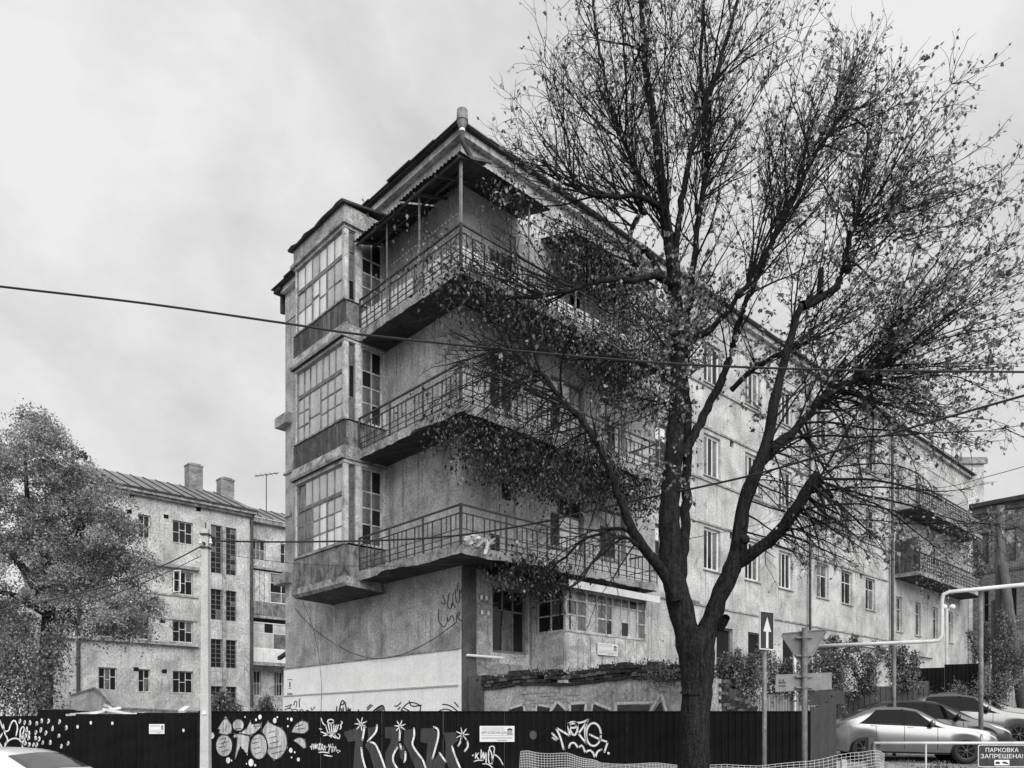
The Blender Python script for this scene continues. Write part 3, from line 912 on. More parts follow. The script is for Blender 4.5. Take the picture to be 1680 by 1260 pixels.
obj('awning_sheet', MB().prism([(-ld - 0.34, 5.47), (-ld - 0.32, 5.44), (0, 5.76), (0, 5.795)], lambda u, v, d: (lx0 + 1.81 + d, u, v), 2.0), M['fence_light'], mb_root)
obj('awning_fascia', MB().box(lx0 - 0.2, lx1 + 0.2, -ld - 0.36, -ld - 0.345, 5.42, 5.62), M['frame_white'], mb_root)
# plank enclosure right of the loggia
for k in range(7):
    obj('plank', MB().box(lx1 + 0.1 + k * 0.17, lx1 + 0.255 + k * 0.17, -0.55, -0.52, 3.3, 5.1 + 0.05 * (k % 3)), M['wood_pale'], mb_root)

# ---- far balconies on the street face
for zb in (9.3, 12.7):
    fb = obj('balcony_slab', MB().box(28.5, 38.4, -1.2, 0, zb, zb + 0.18), M['concrete'], mb_root)
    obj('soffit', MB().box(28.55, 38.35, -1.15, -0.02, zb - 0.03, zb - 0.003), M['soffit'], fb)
    fr = obj('balcony_railing', MB().bar((28.55, -1.15, zb + 1.15), (38.35, -1.15, zb + 1.15), 0.06).bar((28.55, -1.15, zb + 0.18), (28.55, -1.15, zb + 1.15), 0.06).bar((28.55, -1.15, zb + 1.15), (28.55, 0, zb + 1.15), 0.05), M['iron'], mb_root)
    vb = MB().bar((0, 0, 0), (0, 0, 0.95), 0.03).mesh('baluster', M['iron'])
    for k in range(38):
        link('baluster', vb, fr, (28.7 + k * 0.26, -1.15, zb + 0.18))
    for h in (0.35, 0.52, 0.7, 0.88):
        obj('rail', MB().bar((28.55, -1.15, zb + h), (38.35, -1.15, zb + h), 0.03), M['iron'], fr)
    obj('railing_sheet', MB().box(28.8, 32.8, -1.1, -1.09, zb + 0.2, zb + 0.85).box(33.0, 38.3, -1.1, -1.085, zb + 0.2, zb + 1.05), M['railing_cloth'], mb_root)
    obj('balcony_partition', MB().box(36.2, 36.3, -1.1, 0, zb + 0.18, zb + 2.3), M['frame_white'], mb_root)
obj('balcony_partition', MB().box(28.5, 28.548, -1.1, 0, 9.5, 11.2), M['sheet_dark'], mb_root)
# small fittings on the street wall beside the trunk
obj('wall_bracket', MB().bar((8.9, -0.35, 6.05), (10.3, -0.35, 6.0), 0.11, 0.08).bar((9.4, -0.35, 6.0), (9.4, 0, 6.0), 0.05), M['steel'], mb_root)
wl_ = MB().bar((9.25, -0.25, 6.45), (9.25, -0.25, 7.5), 0.03).bar((9.62, -0.25, 6.45), (9.62, -0.25, 7.5), 0.03)
for k in range(7):
    wl_.bar((9.25, -0.25, 6.5 + k * 0.16), (9.62, -0.25, 6.5 + k * 0.16), 0.025)
wl_.box(9.15, 9.72, -0.35, -0.02, 6.36, 6.46)
obj('wall_rack', wl_, M['iron'], mb_root)
for k, (x, z) in enumerate(((0.6, 5.05), (0.78, 5.05), (0.62, 4.65), (0.84, 4.65))):
    obj('insulator', MB().lathe([(0.02, 0), (0.04, 0.02), (0.03, 0.06), (0.042, 0.08), (0.02, 0.12)], (x, -0.1, z), 8).bar((x, -0.1, z), (x, 0, z - 0.03), 0.015), M['porcelain'], mb_root)
obj('conduit', MB().tube([(0.1, -0.1, 3.55), (1.3, -0.14, 3.55)], 0.035, 8), M['whitewash'], mb_root)

# scribbled tag in worn dark paint and drawings along the foot of the white plinth
def ribbon(mb, pts, w, to3):
    """flat brush stroke with round ends; to3(px, py) -> point on the painted surface, w in photo pixels"""
    P_ = [np.array(p, float) for p in pts]
    if len(P_) > 2:      # smooth the hand-drawn line
        for _ in range(2):
            Q = [P_[0]]
            for a, b in zip(P_[:-1], P_[1:]):
                Q += [a * 0.75 + b * 0.25, a * 0.25 + b * 0.75]
            P_ = Q + [P_[-1]]
    n = len(P_)
    L_, Rr = [], []
    for i in range(n):
        t = P_[min(i + 1, n - 1)] - P_[max(i - 1, 0)]
        t = t / (np.linalg.norm(t) + 1e-9)
        nn = np.array([-t[1], t[0]]) * w / 2
        L_.append(P_[i] + nn)
        Rr.append(P_[i] - nn)
    vs_ = [to3(*p) for p in L_] + [to3(*p) for p in Rr]
    mb.add(vs_, [(i, i + 1, n + i + 1, n + i) for i in range(n - 1)])
    for c in (P_[0], P_[-1]):
        mb.add([to3(c[0] + w / 2 * math.cos(a), c[1] + w / 2 * math.sin(a)) for a in np.linspace(0, 2 * math.pi, 8, endpoint=False)], [tuple(range(8))])

def disc(mb, cx, cy, rx, ry, to3, n=14):
    mb.add([to3(cx + rx * math.cos(a), cy + ry * math.sin(a)) for a in np.linspace(0, 2 * math.pi, n, endpoint=False)], [tuple(range(n))])

def cropA(a, b): return 330 + 0.17262 * a, 1130 + 0.17262 * b
def cropB(a, b): return 560 + 0.17857 * a, 1130 + 0.17857 * b
def cropC(a, b): return 830 + 0.17857 * a, 1080 + 0.17857 * b
def cropD(a, b): return 0.2024 * a, 1140 + 0.2024 * b
def strokes(lists, conv, w, to3):
    mb = MB()
    for s in lists:
        ribbon(mb, [conv(*p) for p in s], w, to3)
    return mb
def plinth3(px, py):
    y, z = face_hit(px, py, x=-0.094)
    return (-0.094, y, z)
mbs = strokes([[(270, 225), (385, 130), (400, 225)], [(300, 200), (380, 160)], [(320, 205), (385, 175)], [(345, 208), (390, 190)],
               [(550, 215), (550, 190), (625, 115), (735, 150), (718, 225)], [(625, 115), (642, 168), (735, 150)], [(565, 200), (600, 215)], [(580, 180), (635, 212)],
               [(240, 195), (285, 152)], [(236, 178), (270, 145)], [(490, 158), (512, 162), (545, 128)], [(520, 190), (540, 170)],
               [(860, 225), (960, 175), (1050, 225)], [(930, 143), (1000, 150), (1085, 222)], [(1040, 125), (1075, 165)], [(155, 195), (160, 205)]], cropB, 2.0, plinth3)
for s in ([(880, 160), (890, 115), (912, 125), (902, 175)], [(930, 115), (935, 172)], [(940, 95), (934, 112)], [(795, 200), (850, 175), (872, 225)], [(870, 200), (900, 188), (928, 225)],
          [(930, 220), (955, 190), (978, 222)], [(985, 220), (1010, 200), (1032, 220)], [(1045, 180), (1050, 212), (1080, 172)], [(800, 170), (830, 165), (850, 150)], [(835, 190), (860, 150)]):
    ribbon(mbs, [cropA(*p) for p in s], 1.4, plinth3)
for s in ([(1310, 215), (1335, 105), (1362, 120), (1352, 152), (1330, 152)], [(1290, 170), (1284, 222)], [(1305, 222), (1325, 178), (1340, 222)], [(1350, 180), (1350, 215)], [(1368, 130), (1384, 222)], [(1398, 182), (1395, 220), (1422, 182), (1412, 222)]):
    ribbon(mbs, [cropA(*p) for p in s], 2.2, plinth3)
obj('graffiti', mbs, M['paint_black'], mb_root, label='black line drawings of peaks and letters along the white plinth')
def cropE(a, b): return 440 + a / 3, 840 + b / 3
def side3(px, py):
    y, z = face_hit(px, py, x=-0.004)
    return (-0.004, y, z)
mbs = strokes([[(840, 480), (835, 540), (870, 575), (885, 520)], [(860, 410), (875, 460), (850, 445)], [(890, 400), (880, 470), (905, 480), (910, 400)], [(920, 380), (925, 450), (945, 440), (940, 380)],
               [(880, 520), (885, 545), (905, 500), (915, 540)], [(925, 540), (930, 490), (950, 500), (925, 515), (950, 535)], [(930, 390), (935, 350)], [(945, 400), (955, 370)], [(900, 470), (905, 440), (920, 470)]], cropE, 1.6, side3)
obj('graffiti', mbs, M['paint_dark'], mb_root, label='grey spray-painted tag below the lowest balcony')
# house number panel printed at the far end of the plinth
def plinthU3(px, py):
    y, z = face_hit(px, py, x=-0.055)
    return (-0.055, y, z)
hm = MB()
for x0, y0, x1, y1 in ((472, 1114.5, 480, 1115.5), (473, 1128.8, 478, 1129.6), (474.5, 1119, 476.5, 1127), (471.5, 1137, 473, 1140), (473.7, 1137, 475.2, 1140), (475.9, 1137, 477.4, 1140), (478.1, 1137, 479.5, 1140)):
    hm.quad(plinthU3(x0, y1), plinthU3(x1, y1), plinthU3(x1, y0), plinthU3(x0, y0))
obj('printed_notice', hm, M['paint_black'], mb_root)
# ================================================================== LEFT BUILDING across the yard
L_ORG = Vector(((300 - CX) / F_PX * 50.0, 50.0, 0))
lbld = thing('residential_building', 'pale plaster apartment block with two brick chimneys and seamed metal roof behind the tree', 'building', L_ORG, B_ROT)
hl = []
wl2 = []
for z0, z1 in ((3.85, 5.3), (7.15, 8.55), (10.25, 11.75), (13.55, 15.0)):
    for a, b, n in ((-5.0, -3.95, 3), (-2.73, -2.0, 2), (-0.65, 0.66, 3)):
        if z0 > 9 and z0 < 12 and a < -2:
            continue
        hl.append((a, b, z0, z1))
        wl2.append((a, b, z0, z1, n))
stairs = [(4.0, 4.45), (5.64, 7.6), (8.83, 10.9), (11.94, 15.15)]
for z0, z1 in ((2.9, 4.4), (5.64, 7.55), (8.83, 10.88), (11.94, 15.15)):
    hl.append((1.82, 3.57, z0, z1))
obj('street_wall', wall_mb(-7.0, 4.5, 0, 16.1, hl, 0.25), M['plaster_pale'], lbld)
obj('gable_wall', MB().box(-7.0, -6.9, 0.26, 10, 0, 16.1).box(4.4, 4.5, 0.26, 1.49, 0, 16.1), M['plaster_pale'], lbld)
for i, (a, b, c, d, n) in enumerate(wl2):
    window(lbld, (a, 0.12, c), 0, b - a, d - c, [(1, [1, 1]) if (i + k) % 2 else (1, [2, 1.2]) for k in range(n)], 'old_paint', ('glass_dark',) * 6 + ('glass_mid',), 0.07, sill=0.12)
# an open casement
obj('open_casement', MB().bar((-0.6, -0.05, 10.35), (-0.6, -0.05, 11.7), 0.06).bar((-0.62, -0.08, 10.35), (-0.35, -0.5, 10.35), 0.06).bar((-0.62, -0.08, 11.7), (-0.35, -0.5, 11.7), 0.06).bar((-0.35, -0.5, 10.35), (-0.35, -0.5, 11.7), 0.06), M['frame_white'], lbld)
# stair windows: grids of small square panes in dark iron bars with a plaster mullion between
for z0, z1 in ((2.9, 4.4), (5.64, 7.55), (8.83, 10.88), (11.94, 15.15)):
    nr = max(3, round((z1 - z0) / 0.34))
    for u in (1.82, 2.82):
        window(lbld, (u, 0.12, z0), 0, 0.75, z1 - z0, [(1, [1] * nr), (1, [1] * nr)], 'iron_pale', ('glass_dark',) * 8 + ('glass_mid',), 0.05, name='stair_window')
    obj('mullion', MB().box(2.57, 2.82, 0.02, 0.2, z0, z1), M['concrete'], lbld)
obj('mullion_pier', MB().box(2.58, 2.81, -0.1, 0.02, 2.9, 15.1), M['concrete'], lbld)
for a, b, z in ((-7.2, 0.98, 6.9), (-2.2, 0.98, 11.9), (-2.3, 0.98, 10.1)):
    obj('concrete_ledge', MB().box(a, b, -0.28 if z != 10.1 else -0.08, 0, z, z + (0.2 if z != 10.1 else 0.1)), M['concrete'], lbld)
obj('string_course', MB().box(-2.5, 0.95, -0.06, 0, 8.58, 8.66), M['concrete'], lbld)
obj('plinth_band', MB().box(-7.05, 1.0, -0.1, 0, 0, 3.4), M['plaster'], lbld)
vm2 = MB().box(0, 0.3, -0.01, 0.03, 0, 0.25).mesh('vent_opening', M['void'])
for x, z in ((-3.25, 15.92), (0.85, 16.0 - 0.15), (-1.2, 15.0), (-3.4, 14.9), (-1.3, 5.1), (-3.0, 5.15), (-1.4, 8.3)):
    link('vent_opening', vm2, lbld, (x, 0, z))
# cornice and roof in seamed sheets
obj('cornice', MB().box(-7.3, 4.7, -0.3, 0.3, 16.1, 16.25).box(-7.4, 4.8, -0.5, 0.3, 16.25, 16.42), M['concrete'], lbld)
obj('gutter', MB().box(-7.45, 4.85, -0.58, -0.44, 16.42, 16.52), M['roof_dark'], lbld)
for k in range(15):
    a = -7.4 + k * 0.82
    top = min(5.2, max(0.6, 1.6 * (a + 8.2)))
    zt = 16.47 + (top + 0.5) * 0.42
    s = obj('roof_sheet', MB().prism([(-0.5, 16.45), (top, zt), (top, zt + 0.03), (-0.5, 16.48)], lambda u, v, d, a=a: (a + d, u, v), 0.8), M['roof_metal'], lbld)
    obj('seam', MB().bar((a, -0.5, 16.51), (a, top, zt + 0.06), 0.05, 0.06), M['roof_dark'], s)
obj('rear_roof', MB().prism([(5.2, 18.88), (10.5, 16.5), (-0.4, 16.40), (5.0, 18.8)], lambda u, v, d: (-5.0 + d, u, v), 10.0), M['roof_dark'], lbld)
for x, y, zt, w in ((2.45, 4.7, 20.35, 1.0), (4.75, 4.7, 19.85, 1.0)):
    ch = obj('chimney', MB().box(x - w / 2, x + w / 2, y - 0.4, y + 0.4, 17.6, zt), M['brickwork_red'], lbld)
    obj('chimney_cap', MB().box(x - w / 2 - 0.04, x + w / 2 + 0.04, y - 0.44, y + 0.44, zt - 0.12, zt - 0.03).box(x - w / 2 + 0.25, x + w / 2 - 0.1, y - 0.3, y + 0.3, zt + 0.002, zt + 0.1), M['brickwork_red'], ch)
obj('downpipe', MB().tube([(4.62, -0.3, 16.3), (4.6, -0.12, 15.9), (4.6, -0.12, 3.0)], 0.11, 8), M['iron'], lbld)
obj('downpipe', MB().tube([(-6.1, -0.12, 16.3), (-6.1, -0.12, 3.0)], 0.11, 8), M['iron'], lbld)
# set-back right-hand wing with its balconies and glazed loggias
hw2 = [(5.3, 6.35, 13.6, 15.05), (7.5, 8.6, 13.6, 15.05), (5.25, 6.0, 3.9, 5.7), (7.0, 7.7, 3.9, 5.7)]
w2 = MB()
t_ = wall_mb(4.5, 13.0, 0, 16.2, hw2, 0.25)
w2.add([(x, y + 1.5, z) for x, y, z in t_.v], t_.f)
obj('wing_wall', w2, M['plaster_pale'], lbld)
for a, b, c, d in hw2:
    window(lbld, (a, 1.62, c), 0, b - a, d - c, [(1, [1, 1]), (1, [1, 1]), (1, [1, 1])], 'old_paint', ('glass_dark', 'glass_mid'), 0.07, sill=0.1)
obj('wing_cornice', MB().box(4.86, 13.0, 1.1, 1.5, 16.2, 16.5), M['concrete'], lbld)
for k in range(9):
    a = 4.9 + k * 0.9
    s = obj('roof_sheet', MB().prism([(1.0, 16.52), (5.2, 18.3), (5.2, 18.33), (1.0, 16.55)], lambda u, v, d, a=a: (a + d, u, v), 0.88), M['roof_metal'], lbld)
    obj('seam', MB().bar((a, 1.0, 16.58), (a, 5.2, 18.36), 0.05, 0.06), M['roof_dark'], s)
for z0, zm, zgl, zt, kind in ((9.3, 9.5, 10.45, 12.7, 0), (6.0, 6.2, 7.15, 9.0, 1)):
    obj('loggia_slab', MB().box(4.6, 10.5, 0.3, 1.5, z0, zm), M['concrete'], lbld)
    ap = obj('loggia_apron', MB().box(4.62, 10.5, 0.3, 0.36, zm, zgl), M['sheet_worn' if kind == 0 else 'frame_white'], lbld)
    for k in range(12):
        obj('apron_board', MB().box(4.65 + k * 0.48, 5.1 + k * 0.48, 0.27 + 0.008 * (k % 2), 0.298, zm + 0.02, zgl - 0.02), M['sheet_worn' if kind == 0 else 'frame_white'], ap)
    if kind == 0:
        for k in range(4):
            obj('loggia_board', MB().box(4.65 + k * 0.36, 4.98 + k * 0.36, 0.32, 0.36, zgl, zt - 0.1), M['old_paint'], lbld)
        window(lbld, (6.1, 0.32, zgl), 0, 4.2, zt - zgl - 0.1, [(1, [1, 1, 1]), (1, [1, 1, 1]), (1, [1, 1, 1]), (1, [1, 1, 1]), (1, [1, 1, 1])], 'frame_white', ('glass_dark', 'glass_mid'), 0.06, name='loggia_glazing')
        obj('loggia_roof', MB().box(4.5, 10.6, 0.15, 1.5, zt, zt + 0.14), M['concrete'], lbld)
    else:
        window(lbld, (4.65, 0.32, zgl), 0, 5.7, zt - zgl, [(1, [1.6, 1]), (0.7, [1.6, 1]), (1.2, [1.6, 1]), (1, [1.6, 1]), (0.8, [1.6, 1]), (1, [1.6, 1])], 'frame_white', ('glass_dark', 'glass_mid', 'glass_pale'), 0.06, name='loggia_glazing')

an = thing('tv_antenna', 'thin rooftop television aerial rising behind the pale block', 'antenna', W(437, 850, 58))
z0 = an.location.z
obj('mast', MB().tube([(0, 0, -0.8), (0, 0, 3.3)], 0.035, 6), M['iron'], an)
obj('boom', MB().bar((-0.9, 0, 3.15), (0.95, 0, 3.4), 0.05), M['iron'], an)
for k in range(5):
    obj('element', MB().bar((-0.7 + k * 0.35, -0.35, 3.18 + k * 0.045), (-0.7 + k * 0.35, 0.35, 3.18 + k * 0.045), 0.025), M['iron'], an)

# ================================================================== BRICK BUILDING at the right
BRX = 39.75
bb = thing('brick_building', 'dark soot-stained brick house at the far right end of the yard', 'building', B_ORG, B_ROT)
hb = []
def bhole(px0, py0, px1, py1):
    y0, z1 = face_hit(px0, py0, x=BRX)
    y1, z0 = face_hit(px1, py1, x=BRX)
    return (-y0, -y1, z0, z1)
for q in ((1609, 876, 1622, 925), (1648, 868, 1667, 920), (1648, 965, 1668, 1010), (1612, 970, 1622, 1020), (1668, 955, 1690, 1015)):
    hb.append(bhole(*q))
hb = [h for h in hb if h[1] > h[0]]
t_ = wall_mb(0.3, 22, 0, 14.9, hb[:4], 0.3)
bw_ = MB()
bw_.add([(BRX + y, -x, z) for x, y, z in t_.v], t_.f)
obj('brick_wall_face', bw_, M['brickwork_face'], bb)
obj('rear_walls', MB().box(BRX + 0.31, BRX + 12, -22, -21.7, 0, 14.9).box(BRX + 0.31, BRX + 12, -0.6, -0.3, 0, 14.9), M['brickwork'], bb)
for i, h in enumerate(hb[:4]):
    window(bb, (BRX + 0.14, -h[0], h[2]), LEFT_ROT, h[1] - h[0], h[3] - h[2], [(1, [1.3, 1])] if i != 2 else [(1, [1])], 'old_paint_dark', ('glass_pale', 'glass_mid') if i < 2 else ('glass_dark',), 0.07)
    for k in range(6):     # soldier bricks over the openings
        w_ = (h[1] - h[0] + 0.4) / 6
        obj('brick', MB().box(BRX - 0.03, BRX, -(h[0] - 0.2 + (k + 1) * w_) + 0.012, -(h[0] - 0.2 + k * w_), h[3] + 0.05, h[3] + 0.42), M['brick'], bb)
obj('eaves', MB().box(BRX - 0.35, BRX + 12.2, -22.2, -0.1, 14.905, 15.15), M['roof_dark'], bb)
obj('brick_cornice', MB().box(BRX - 0.15, BRX, -22, -0.3, 14.5, 14.9).box(BRX - 0.08, BRX, -22, -0.3, 10.9, 11.05), M['brickwork'], bb)
obj('doorway', MB().box(BRX - 0.06, BRX, -1.4, -1.25, 3.0, 6.2).box(BRX - 0.06, BRX, -0.7, -0.5, 3.0, 6.2).box(BRX - 0.06, BRX, -1.25, -0.7, 6.05, 6.2), M['frame_white'], bb)

pale = thing('distant_building', 'pale flat-walled house showing through branches above the far balconies', 'building', W(1545, 1192, 62))
obj('wall', MB().box(-6, 3.4, 0, 9, -1.7, 21.5), M['plaster_pale'], pale)
obj('roof', MB().box(-6.15, 3.55, -0.15, 9.1, 21.5, 21.62), M['roof_metal'], pale)
obj('cornice', MB().box(-6.2, 3.6, -0.2, 0, 21.1, 21.49), M['concrete'], pale)
window(pale, (-3.0, -0.06, 17.0), 0, 1.2, 1.8, [(1, [1.3, 1]), (1, [1.3, 1])], 'old_paint', ('glass_dark',), 0.08)
window(pale, (0.3, -0.06, 17.0), 0, 1.2, 1.8, [(1, [1.3, 1]), (1, [1.3, 1])], 'old_paint', ('glass_dark',), 0.08)

# ================================================================== OLD BRICK YARD WALL
yw = thing('yard_wall', 'crumbling plastered brick yard wall with loose bricks along its overgrown top', 'wall', B_ORG, B_ROT)
WX = 0.25
def yw_top(y):
    return 2.66 + 0.03 * math.sin(y * 2.1) + (0.0 if y > -7.2 else (y + 7.2) * 0.85)
prof = [(-7.2, 0)] + [(-7.2 + 7.1 * k / 14, yw_top(-7.2 + 7.1 * k / 14)) for k in range(15)] + [(-0.1, 0)]
obj('plaster_face', MB().prism(prof, lambda u, v, d: (WX + d, u, v), 0.5), M['plaster_wall'] if 'plaster_wall' in M else M['plaster'], yw)
obj('wall_end_pier', MB().box(WX - 0.12, WX + 0.5, -0.62, -0.09, 0, 3.0), M['plaster_dark'], yw)
bm = [MB().box(-0.006, 0.24, 0, 0.25, 0, 0.068).mesh('brick', M['brick']), MB().box(-0.006, 0.24, 0, 0.25, 0, 0.068).mesh('brick', M['brick_dark'])]
bm_pale = MB().box(-0.006, 0.24, 0, 0.25, 0, 0.068).mesh('brick', M['plaster'])
for c in range(5):
    y = -7.1 + (0.13 if c % 2 else 0)
    while y < -0.4:
        if rng.random() < (0.97, 0.95, 0.9, 0.8, 0.4)[c]:
            o = link('brick', bm[0 if (c in (1, 2) and rng.random() < 0.45) else 1], yw, (WX - 0.05 - (0.06 if c in (2, 3) else 0) + rng.uniform(-0.02, 0.02), y, yw_top(y) + c * 0.077 + rng.uniform(-0.005, 0.008)))
            o.rotation_euler = (0, rng.normal(0, 0.03), rng.normal(0, 0.04 + 0.05 * (c == 3)))
        y += 0.262
    y = -7.1
# broken return of the wall, stepping down behind the trunk
stp = [(WX + 0.51, 0)] + [q for k in range(6) for q in ((WX + 0.51 + k * 0.27, 2.6 - k * 0.13), (WX + 0.51 + (k + 1) * 0.27, 2.6 - k * 0.13 - 0.02))] + [(WX + 0.51 + 6 * 0.27, 0)]
obj('broken_return', MB().prism(stp, lambda u, v, d: (u, -7.2 + d, v), 0.4), M['plaster_dark'], yw)
for k in range(6):
    for c in range(7):
        if rng.random() < 0.8:
            o = link('brick', bm[(k + c) % 3 > 0], yw, (WX + 0.53 + k * 0.27 - (0.13 if c % 2 else 0), -7.23, 2.56 - k * 0.13 - c * 0.078))
            o.rotation_euler = (0, rng.normal(0, .03), R(-90) + math.pi / 2 * 0 + math.pi / 2 + rng.normal(0, .06))
            o.scale = (1, .5, 1)
for c in range(7):       # bricks showing where plaster has fallen
    for k in range(7):
        if rng.random() < 0.7:
            link('brick', bm_pale, yw, (WX - 0.012, -2.2 - k * 0.262 - (0.13 if c % 2 else 0), 2.02 + c * 0.078))
def wall3(px, py):
    y, z = face_hit(px, py, x=WX - 0.02)
    return (WX - 0.02, y, z)
mo, mf, mg = MB(), MB(), MB()
for s in ([(0, 482), (25, 470), (155, 420), (172, 500)], [(280, 500), (290, 425), (400, 448)], [(400, 500), (470, 392), (560, 478), (555, 500)], [(595, 500), (580, 415), (742, 408), (722, 500)],
          [(790, 500), (800, 402), (960, 468)], [(1008, 500), (1010, 415), (1355, 405)], [(1320, 500), (1425, 315), (1478, 500)]):
    pts = [cropC(*p) for p in s]
    for a, b in zip(pts[:-1], pts[1:]):
        ribbon(mo, [a, b], 4.2, wall3)
def wall3b(px, py):
    p = wall3(px, py)
    return (p[0] - 0.004, p[1], p[2])
for s in ([(28, 472), (155, 435), (165, 500), (30, 500)], [(290, 437), (405, 455), (400, 500), (283, 500)], [(425, 500), (475, 412), (550, 485), (545, 500)], [(600, 430), (725, 425), (715, 500), (600, 500)],
          [(805, 425), (945, 475), (940, 500), (795, 500)], [(1355, 500), (1420, 395), (1450, 500)]):
    mf.add([wall3b(*cropC(*p)) for p in s], [(0, 1, 2, 3)] if len(s) == 4 else [(0, 1, 2)])
mg.add([wall3b(*cropC(*p)) for p in [(1030, 430), (1330, 430), (1300, 500), (1025, 500)]], [(0, 1, 2, 3)])
obj('graffiti', mo, M['paint_white'], yw, label='white outlines of blocky graffiti letters')
obj('graffiti', mf, M['paint_dark'], yw, label='dark filled graffiti letter blocks')
obj('graffiti', mg, M['paint_dim'], yw, label='grey filled graffiti letter block')

# ================================================================== BLACK HOARDING with graffiti
FY = 14.5
fence = thing('hoarding_fence', 'long black corrugated hoarding covered with white and grey graffiti', 'fence', (0, FY, 0))
def sheet_profile(w, h, ribs, amp, mat, name='fence_panel'):
    """profiled metal sheet, ribs upright, front at y=0"""
    mb = MB()
    xs = []
    p = w / ribs
    for r_ in range(ribs):
        xs += [(r_ * p, 0), (r_ * p + p * 0.55, 0), (r_ * p + p * 0.65, amp), (r_ * p + p * 0.9, amp)]
    xs.append((w, 0))
    n = len(xs)
    vs_ = [(x, y, 0) for x, y in xs] + [(x, y, h) for x, y in xs] + [(x, y + 0.004, 0) for x, y in xs] + [(x, y + 0.004, h) for x, y in xs]
    fs_ = []
    for i in range(n - 1):
        fs_ += [(i, i + 1, n + i + 1, n + i), (2 * n + i, 3 * n + i, 3 * n + i + 1, 2 * n + i + 1), (n + i, n + i + 1, 3 * n + i + 1, 3 * n + i)]
    mb.add(vs_, fs_)
    return mb.mesh(name, M[mat])
pan = sheet_profile(1.15, 1.99, 9, 0.015, 'fence_black')
fx = (1330 - CX) / F_PX * FY
k = 0
while fx > -14:
    fx -= 1.152
    sx = CX + (fx + 0.5) / FY * F_PX
    h = 0.0 if sx > 345 else (-0.012 if sx > 130 else -0.09)
    if 130 < sx < 345:
        h -= 0.05 * (345 - sx) / 215
    o = link('fence_panel', pan, fence, (fx, 0.0015 * (k % 2), h))
    k += 1
for k in range(9):
    obj('fence_post', MB().box(4.9 - k * 2.3, 4.98 - k * 2.3, 0.07, 0.15, 0, 1.9), M['iron'], fence)
for z in (0.4, 1.5):
    obj('rail', MB().box(-14, 5.6, 0.024, 0.064, z, z + 0.05), M['iron'], fence)
obj('top_trim', MB().box(-5.7, 5.62, -0.008, 0.03, 1.975, 1.992), M['fence_black'], fence)
def fence3(px, py, d=-0.006):
    p = W(px, py, FY)
    return (p.x, d, p.z)
def fence3b(px, py): return fence3(px, py, -0.010)
def fence3c(px, py): return fence3(px, py, -0.014)
def poly(mb, pts, conv, to3):
    mb.add([to3(*conv(*p)) for p in pts], [tuple(range(len(pts)))])
def ell(cx, cy, rx, ry, n=18, rot=0):
    return [(cx + rx * math.cos(a) * math.cos(rot) - ry * math.sin(a) * math.sin(rot), cy + rx * math.cos(a) * math.sin(rot) + ry * math.sin(a) * math.cos(rot)) for a in np.linspace(0, 2 * math.pi, n, endpoint=False)]
bubbles = [[(232, 258), (150, 382), (182, 388), (165, 420), (230, 446), (292, 420), (298, 345)], ell(220, 540, 80, 106), ell(355, 345, 56, 58),
           [(470, 290), (430, 380), (360, 420), (470, 455), (575, 370), (578, 322), (480, 340)], [(310, 425), (305, 468), (350, 462), (318, 668), (330, 676), (372, 540), (442, 635), (452, 560), (470, 440), (400, 430)],
           ell(550, 550, 82, 122), [(632, 300), (570, 402), (612, 450), (642, 560), (620, 600), (690, 682), (760, 655), (822, 560), (815, 440), (770, 370), (680, 340)],
           [(850, 415), (890, 340), (960, 295), (1020, 320), (1025, 390), (985, 430), (900, 420)], [(870, 490), (930, 455), (990, 480), (1005, 560), (975, 572), (920, 520)]]
mb1, mb2, mb3 = MB(), MB(), MB()
for b in bubbles:
    poly(mb1, b, cropA, fence3)
    ribbon(mb2, [cropA(*p) for p in b + b[:2]], 1.5, fence3b)
for x0, y0, x1, y1 in ((180, 480, 240, 465), (190, 520, 260, 500), (175, 560, 230, 545), (190, 600, 270, 580), (500, 480, 560, 465), (490, 520, 550, 505), (505, 570, 560, 555), (520, 620, 580, 600), (640, 420, 700, 400), (650, 470, 720, 450), (655, 520, 740, 500), (650, 570, 760, 545), (670, 620, 780, 590), (330, 380, 385, 378), (235, 400, 240, 350), (210, 540, 235, 470), (900, 360, 970, 340), (910, 385, 985, 375), (930, 410, 930, 320), (560, 350, 500, 360), (520, 380, 500, 330)):
    ribbon(mb2, [cropA(x0, y0), cropA(x1, y1)], 1.0, fence3b)
for cx_, cy_, r_ in ((105, 445, 26), (418, 268, 8), (523, 295, 12), (560, 268, 20), (700, 302, 22), (725, 270, 9), (825, 285, 9), (858, 292, 16), (825, 356, 9), (853, 585, 21), (890, 603, 9), (860, 652, 8), (925, 672, 17), (258, 680, 25), (290, 682, 8), (432, 712, 7), (475, 702, 31), (515, 727, 11)):
    disc(mb3, *cropA(cx_, cy_), r_ * 0.8 * 0.17262, r_ * 1.15 * 0.17262, fence3)
obj('graffiti', mb1, M['paint_pale'], fence, label='pale filled bubble letters')
obj('graffiti', mb2, M['paint_black'], fence, label='black outlines and hatching of the bubble letters')
obj('graffiti', mb3, M['paint_white'], fence, label='white paint spots around the bubble letters')
